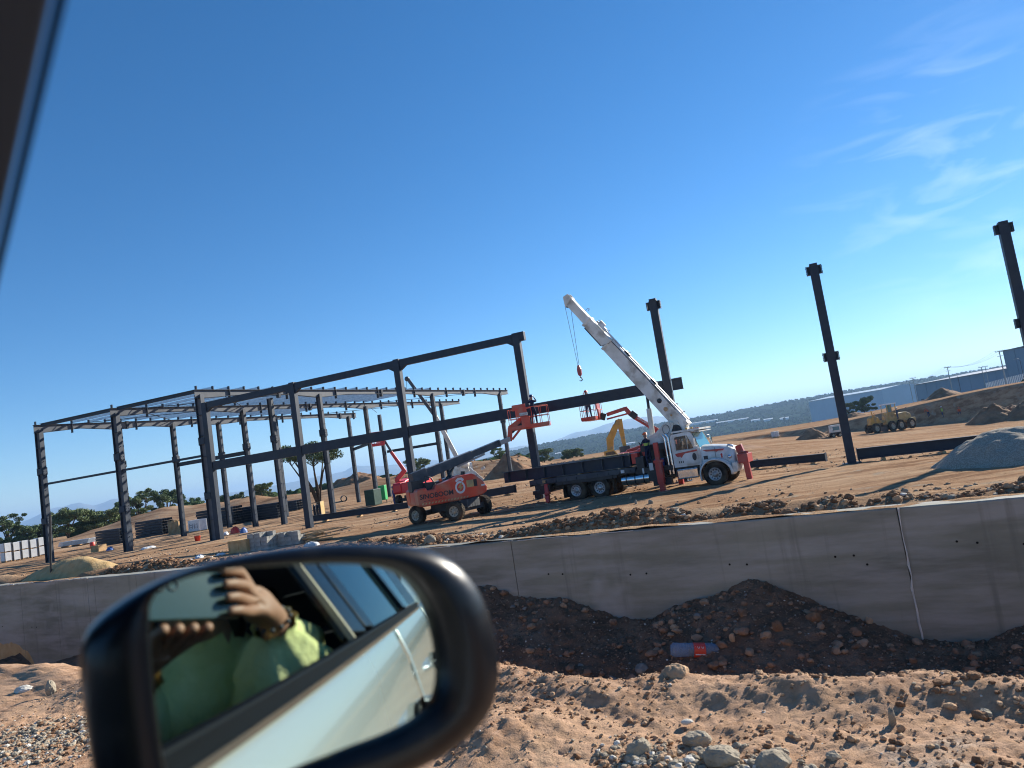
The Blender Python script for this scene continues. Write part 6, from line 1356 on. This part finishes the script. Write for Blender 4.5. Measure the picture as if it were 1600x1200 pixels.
# roof, far side, floor, dashboard, seats
g=MB();ys=[.10,.16,.5,.9,1.3,1.5];zs=[1.80,1.84,1.87,1.87,1.84,1.80];xs=[.15,-.2,-.8,-1.6,-2.1];vs=[(x,y,z-(.05 if x<-1.9 else 0)-(.03 if x>.1 else 0)) for x in xs for y,z in zip(ys,zs)]
g.add(vs,[(i*6+k,i*6+k+1,(i+1)*6+k+1,(i+1)*6+k) for i in range(4) for k in range(5)],0,True);rf=g.build('roof',MCB,car);s_=rf.modifiers.new('s','SOLIDIFY');s_.thickness=.04;s_.offset=0
g=MB();g.box(-2.1,.15,.17,1.45,1.775,1.795);g.box(-2.9,1.6,1.66,1.70,.3,1.30);g.box(-2.9,1.6,-.12,1.66,.28,.33);g.box(.55,.62,-.13,1.66,.33,1.22);g.box(-2.35,-2.25,-.05,1.66,.33,1.80);g.box(-2.1,.2,1.55,1.60,1.62,1.80);g.box(-.30,-.22,1.52,1.60,1.3,1.7);g.build('cabin_lining',MIN,car)
g=MB();g.prism([(.30,1.12),(.60,1.22),(1.0,1.22),(1.0,.5),(.5,.5),(.32,.8)],-.05,1.6);g.build('dashboard',MIN,car,.03)
g=MB();g.box(-.735,.795,-.150,-.13,.40,1.22);g.box(-1.66,-.74,-.150,-.13,.40,1.22);g.prism([(-.6,.92),(.1,.98),(.1,1.05),(-.6,1.02)],-.13,-.05);g.build('door_lining',MIN,car,.006)
def seat(x,y):
    g=MB();g.prism([(x-.05,.50),(x+.48,.52),(x+.50,.66),(x,.62)],y-.25,y+.25);g.prism([(x-.12,.60),(x+.03,.62),(x-.15,1.28),(x-.30,1.26)],y-.25,y+.25);g.prism([(x-.30,1.30),(x-.20,1.31),(x-.24,1.50),(x-.33,1.49)],y-.14,y+.14);return g.build('seat',MIN,car,.04)
seat(-.62,.32);seat(-.62,1.15);seat(-1.55,.4);seat(-1.55,1.15)
# hood and wheels (seen only from a step aside)
g=MB();g.prism([(1.0,1.22),(1.0,.6),(2.35,.6),(2.42,.85),(2.3,1.02),(1.7,1.16)],-.10,1.62);g.build('bonnet',MCB,car,.05)
for x in(1.55,-2.05):
    for y,s_ in((-.12,-1),(1.56,1)): wheel(car,(x,y,.34),.34,.22,s_,'rim',10)
# ---- wing mirror: convex glass, its outline taken from the photograph at its own distance
MD,MAZ,MEL,MRAD=.4694,-.5166,-.0675,1.574
n0=-Vector((math.sin(MAZ)*math.cos(MEL),math.cos(MAZ)*math.cos(MEL),math.sin(MEL)));Mc=ray(450,1030)*MD
def mpt(px,py,back=0.0):
    d=ray(px,py);t=(Mc-n0*back).dot(n0)/d.dot(n0);return O+d*t
mu=Vector((0,0,1)).cross(n0).normalized();mv=n0.cross(mu).normalized()
def m2(P):
    q=P-(O+Mc);return q.dot(mu),q.dot(mv),q.dot(n0)
def m3(a,b,c=0.0): return O+Mc+mu*a+mv*b+n0*c
gl=[(233,955),(240,932),(262,914),(330,893),(430,884),(520,881),(590,885),(632,902),(662,940),(680,990),(688,1045),(684,1085),(662,1118),(610,1146),(540,1172),(450,1208),(370,1248),(300,1268),(262,1215),(245,1120),(236,1030)]
ho=[(126,1010),(136,984),(166,955),(215,923),(270,897),(340,875),(430,858),(520,850),(600,851),(655,858),(702,880),(736,918),(757,965),(769,1025),(768,1070),(750,1115),(705,1160),(640,1198),(550,1236),(450,1275),(340,1315),(230,1320),(165,1280),(145,1210),(132,1120),(124,1050)]
def smooth_ring(P,n=96):
    P=[np.array(p,float) for p in P];m_=len(P);out=[];L_=[0]
    for i in range(m_): L_.append(L_[-1]+np.linalg.norm(P[(i+1)%m_]-P[i]))
    for k in range(n):
        s_=L_[-1]*k/n;i=max(j for j in range(m_) if L_[j]<=s_);t=(s_-L_[i])/(L_[i+1]-L_[i]);p0,p1,p2,p3=P[(i-1)%m_],P[i],P[(i+1)%m_],P[(i+2)%m_]
        out.append(.5*((2*p1)+(-p0+p2)*t+(2*p0-5*p1+4*p2-p3)*t*t+(-p0+3*p1-3*p2+p3)*t**3))
    return out
NR=96
G=[m2(mpt(*p)) for p in gl];H=[m2(mpt(*p,back=.02)) for p in ho]
cx=sum(p[0] for p in G)/len(G);cy=sum(p[1] for p in G)/len(G)
def angring(P):
    """resample by angle about the glass centre so that rings correspond"""
    Q_=smooth_ring([(p[0],p[1]) for p in P],400);Q_=np.array(Q_);an=np.arctan2(Q_[:,1]-cy,Q_[:,0]-cx);rr=np.hypot(Q_[:,1]-cy,Q_[:,0]-cx);o=np.argsort(an);an=an[o];rr=rr[o];A=np.linspace(-math.pi,math.pi,NR,endpoint=False);r_=np.interp(A,an,rr,period=2*math.pi);return [(cx+a*math.cos(t),cy+a*math.sin(t)) for a,t in zip(r_,A)]
Gr=angring(G);Hr=angring(H)
def mixr(a,b,t): return [(p[0]+(q[0]-p[0])*t,p[1]+(q[1]-p[1])*t) for p,q in zip(a,b)]
def sclr(a,k): return [(cx+(p[0]-cx)*k,cy+(p[1]-cy)*k) for p in a]
mir=MB()
rings=[(Gr,-.012),(Gr,.002),(mixr(Gr,Hr,.10),.008),(mixr(Gr,Hr,.55),.008),(mixr(Gr,Hr,.86),.002),(mixr(Gr,Hr,.97),-.008),(Hr,-.020),(sclr(Hr,1.0),-.032),(sclr(Hr,.97),-.055),(sclr(Hr,.88),-.085),(sclr(Hr,.70),-.110),(sclr(Hr,.4),-.124),(sclr(Hr,.02),-.127)]
vs=[];
for rg,c_ in rings: vs+=[cl(m3(p[0],p[1],c_)) for p in rg]
fs=[(i*NR+k,i*NR+(k+1)%NR,(i+1)*NR+(k+1)%NR,(i+1)*NR+k) for i in range(len(rings)-1) for k in range(NR)];mir.add(vs,fs,0,True)
housing=mir.build('wing_mirror',MBP,car)
# arm to the door
g=MB();pa=cl(m3(*[ (lambda p:(p[0],p[1]))(m2(mpt(300,1300)))][0],-.05)) ;g.bar(pa,Vector((.44,-.19,1.17)),.05,.06,0,w2=.06,h2=.07);g.build('mirror_arm',MBP,housing,.012)
# side seam and grey lower skin of the housing
MGm=bpy.data.materials.new('mirror_glass');MGm.use_nodes=True;b_=MGm.node_tree.nodes['Principled BSDF'];b_.inputs['Metallic'].default_value=1;b_.inputs['Roughness'].default_value=.0;b_.inputs['Base Color'].default_value=(.58,.69,.65,1)
# glass: spherical cap in rings
K=28;vs=[];N_=[]
for i in range(K+1):
    for p in sclr(Gr,i/K*1.0 if i else .0001):
        rr2=(p[0])**2+(p[1])**2;vs.append(cl(m3(p[0],p[1],-(MRAD-math.sqrt(MRAD**2-rr2)))))
fs=[(i*NR+k,i*NR+(k+1)%NR,(i+1)*NR+(k+1)%NR,(i+1)*NR+k) for i in range(K) for k in range(NR)]
g=MB();g.add(vs,fs,0,True);go=g.build('mirror_glass',MGm,housing,0,False)
# exact normals for the sphere
Cc=cl(O+Mc-n0*MRAD);nl=[ (Vector(v.co)-Cc).normalized() for v in go.data.vertices]
if (go.data.polygons[5].normal.dot(nl[go.data.polygons[5].vertices[0]]))<0: go.data.flip_normals()
go.data.normals_split_custom_set_from_vertices(nl)
# ---- photographer: sits behind the camera, seen only in the mirror
ph=empty('person',(0,0,CARZ),math.atan2(FV.y,FV.x),'photographer in a loose pale green top holding up a phone, reflected in the wing mirror','person')
def C(f,s,z): return Vector((f,-s,1.45+z))
fwL=Vector((FV.dot(f0),-SV.dot(f0),f0.z))  # view direction in car coordinates
rxL=Vector((FV.dot(rx),-SV.dot(rx),rx.z));uxL=Vector((FV.dot(ux),-SV.dot(ux),ux.z))
PC=CO+rxL*.055-fwL*.010+uxL*.002
TP=Matrix(((rxL.x,uxL.x,-fwL.x,PC.x),(rxL.y,uxL.y,-fwL.y,PC.y),(rxL.z,uxL.z,-fwL.z,PC.z),(0,0,0,1)))
MPH=mat('phone_body',(.02,.05,.05),None,rough=.25,coat=.6)
pn=empty('phone',(0,0,0),0,'dark phone held sideways by the photographer, reflected in the wing mirror','phone');pn.location=(0,0,CARZ);pn.rotation_euler=(0,0,math.atan2(FV.y,FV.x))
MB().box(-.078,.078,-.037,.037,-.001,.008,0,TP).build('phone_case',MPH,pn,.003)
g=MB()
for x,y in((-.050,.012),(-.030,.014)):
    g.lathe([(.0085,-.0018),(.008,-.0030),(.0070,-.0030),(.0065,-.0008),(.0001,-.0008)],TP@Vector((x,y,-.0)),fwL*-1,18)
g.build('camera_lens',M['steel_dusty'],pn)
MB().box(-.075,.075,-.034,.034,.0081,.0087,0,TP).build('screen',M['black'],pn)
MSL=mat('pale_green_cloth',(.56,.58,.24),(.72,.72,.36),9,.85,0,.5,30)
j={};r_={};e=[]
def J(n,p,q,fr_=None):
    j[n]=Vector(p);r_[n]=q
    if fr_:e.append((fr_,n))
J('pel',C(-.62,-.33,-.72),(.17,.13));J('wst',C(-.62,-.32,-.52),(.15,.12),'pel');J('chs',C(-.60,-.28,-.28),(.17,.13),'wst');J('sho',C(-.56,-.24,-.15),(.10,.08),'chs')
J('nck',C(-.50,-.22,-.06),.055,'sho');J('hd1',C(-.42,-.20,.02),.08,'nck');J('hd2',C(-.40,-.19,.10),.085,'hd1')
J('shR',C(-.56,-.06,-.18),.075,'sho');J('elR',C(-.37,.030,-.225),.055,'shR');J('wrR',C(-.245,.058,-.065),.028,'elR')
J('shL',C(-.50,-.42,-.20),.075,'sho');J('elL',C(-.28,-.33,-.32),.055,'shL');J('wrL',C(-.12,-.13,-.10),.028,'elL')
for S_,tg in(('R',TP@Vector((.085,.0,.012))),('L',TP@Vector((-.02,-.075,.028)))):
    w_=j['wr'+S_];pm=w_.lerp(tg,.45);J('pm'+S_,pm,(.036,.018),'wr'+S_)
    for f_ in range(4):
        if S_=='R': k1=TP@Vector((.088+.008*(f_%2),.040-.022*f_,.004));k2=TP@Vector((.060+.004*f_,.036-.021*f_,-.012));k3=TP@Vector((.040+.003*f_,.034-.021*f_,-.014))
        else: k1=TP@Vector((-.045+.024*f_,-.052,.022));k2=TP@Vector((-.040+.022*f_,-.046,-.004));k3=TP@Vector((-.030+.018*f_,-.040,-.012))
        J('a%d'%f_+S_,pm.lerp(k1,.7),.012,'pm'+S_);J('b%d'%f_+S_,k1,.0094,'a%d'%f_+S_);J('c%d'%f_+S_,k2,.0084,'b%d'%f_+S_)
        if S_=='R':J('d%d'%f_+S_,k3,.0068,'c%d'%f_+S_)
    t1=pm+Vector((0,0,.03));J('t1'+S_,t1,.013,'pm'+S_);J('t2'+S_,TP@Vector((.06 if S_=='R' else -.06,.02 if S_=='R' else -.03,.018)),.010,'t1'+S_)
J('hiR',C(-.55,-.20,-.74),.10,'pel');J('knR',C(-.08,-.12,-.72),.075,'hiR');J('anR',C(.15,-.12,-1.05),.05,'knR')
J('hiL',C(-.55,-.44,-.74),.10,'pel');J('knL',C(-.08,-.44,-.72),.075,'hiL');J('anL',C(.15,-.44,-1.05),.05,'knL')
def mf(c):
    if c.z>1.45-.075 and c.x<-.30 and abs(c.y-.2)<.16:return 1
    for S_ in'RL':
        if (c-j['wr'+S_]).length<.06 or (c-j['pm'+S_]).length<.15 and (c-j['el'+S_]).length>.15:return 1
    if c.z<.82:return 2
    return 0
bd=skel(j,e,r_,'body',ph,[MSL,M['skin'],M['navy']],mf,2)
def sleeve(a,b,r0s,nm):
    g=MB();n=30;rings_=18;d=(b-a);p_,q_,_=frame(d);vs=[]
    for i in range(rings_+1):
        t=i/rings_;base=np.interp(t,[0,.15,.4,.7,.88,.95,1.0],r0s)
        for k in range(n):
            an=2*math.pi*k/n;w_=1+.13*math.sin(an*5+t*5)*math.sin(t*3.1)+.08*math.sin(an*9+t*11+1)+.07*(float(fbm(an*1.3,t*5,3,1.5))-.5)*2
            vs.append(a+d*t+(p_*math.cos(an)+q_*math.sin(an))*base*w_-Vector((0,0,.02*math.sin(t*3.14))))
    fs=[(i*n+k,i*n+(k+1)%n,(i+1)*n+(k+1)%n,(i+1)*n+k) for i in range(rings_) for k in range(n)];g.add(vs,fs,0,True);return g.build(nm,MSL,ph)
sleeve(j['elR']+Vector((-.02,0,-.02)),j['wrR'].lerp(j['elR'],.06),[.088,.098,.098,.082,.056,.034,.042],'sleeve');sleeve(j['shR'],j['elR']+Vector((.02,0,-.01)),[.09,.095,.095,.09,.09,.088,.085],'sleeve')
sleeve(j['elL'],j['wrL'].lerp(j['elL'],.06),[.08,.085,.08,.065,.05,.036,.042],'sleeve')
g=MB();hc=C(-.405,-.195,.085);g.ball(hc+Vector((-.02,0,.02)),(.112,.098,.125),0,10);g.tube([hc+Vector((-.08,0,0)),hc+Vector((-.14,0,-.12)),hc+Vector((-.13,.02,-.3))],[.08,.07,.03],10);g.build('hair',M['hair'],ph)
g=MB()
for s_ in(-1,1):
    c_=hc+Vector((.078,s_*.033-.0,-.005));g.ball(c_,(.012,.016,.010),1,6)
g.ball(hc+Vector((.10,0,-.03)),(.016,.013,.022),0,6);g.bar(hc+Vector((.088,-.022,-.07)),hc+Vector((.088,.022,-.07)),.01,.01,2);g.build('face',[M['skin'],M['black'],M['redp']],ph)
g=MB();wq=j['wrR'];ax=(j['elR']-wq).normalized()
for k in range(12):
    t=2*math.pi*k/12;a_,b_,_=frame(ax);g.ball(wq+ax*.004+(a_*math.cos(t)+b_*math.sin(t))*.031,.0045,0,5)
g.build('bead_bracelet',M['steel_dusty'],ph)
# ------------------------------------------------------------------ haze
hb=MB().box(-13000,13000,-6000,16500,-140,270).build('haze',mat('haze_surface_unused',(.5,.5,.5)),None)
hm=bpy.data.materials.new('haze_air');hm.use_nodes=True;n=hm.node_tree.nodes;n.clear();ou=n.new('ShaderNodeOutputMaterial');pv=n.new('ShaderNodeVolumePrincipled');pv.inputs['Density'].default_value=.00014;pv.inputs['Color'].default_value=(.42,.66,1,1);pv.inputs['Anisotropy'].default_value=.2
hm.node_tree.links.new(pv.outputs[0],ou.inputs['Volume']);hb.data.materials.clear();hb.data.materials.append(hm);tag(hb,kind='stuff')
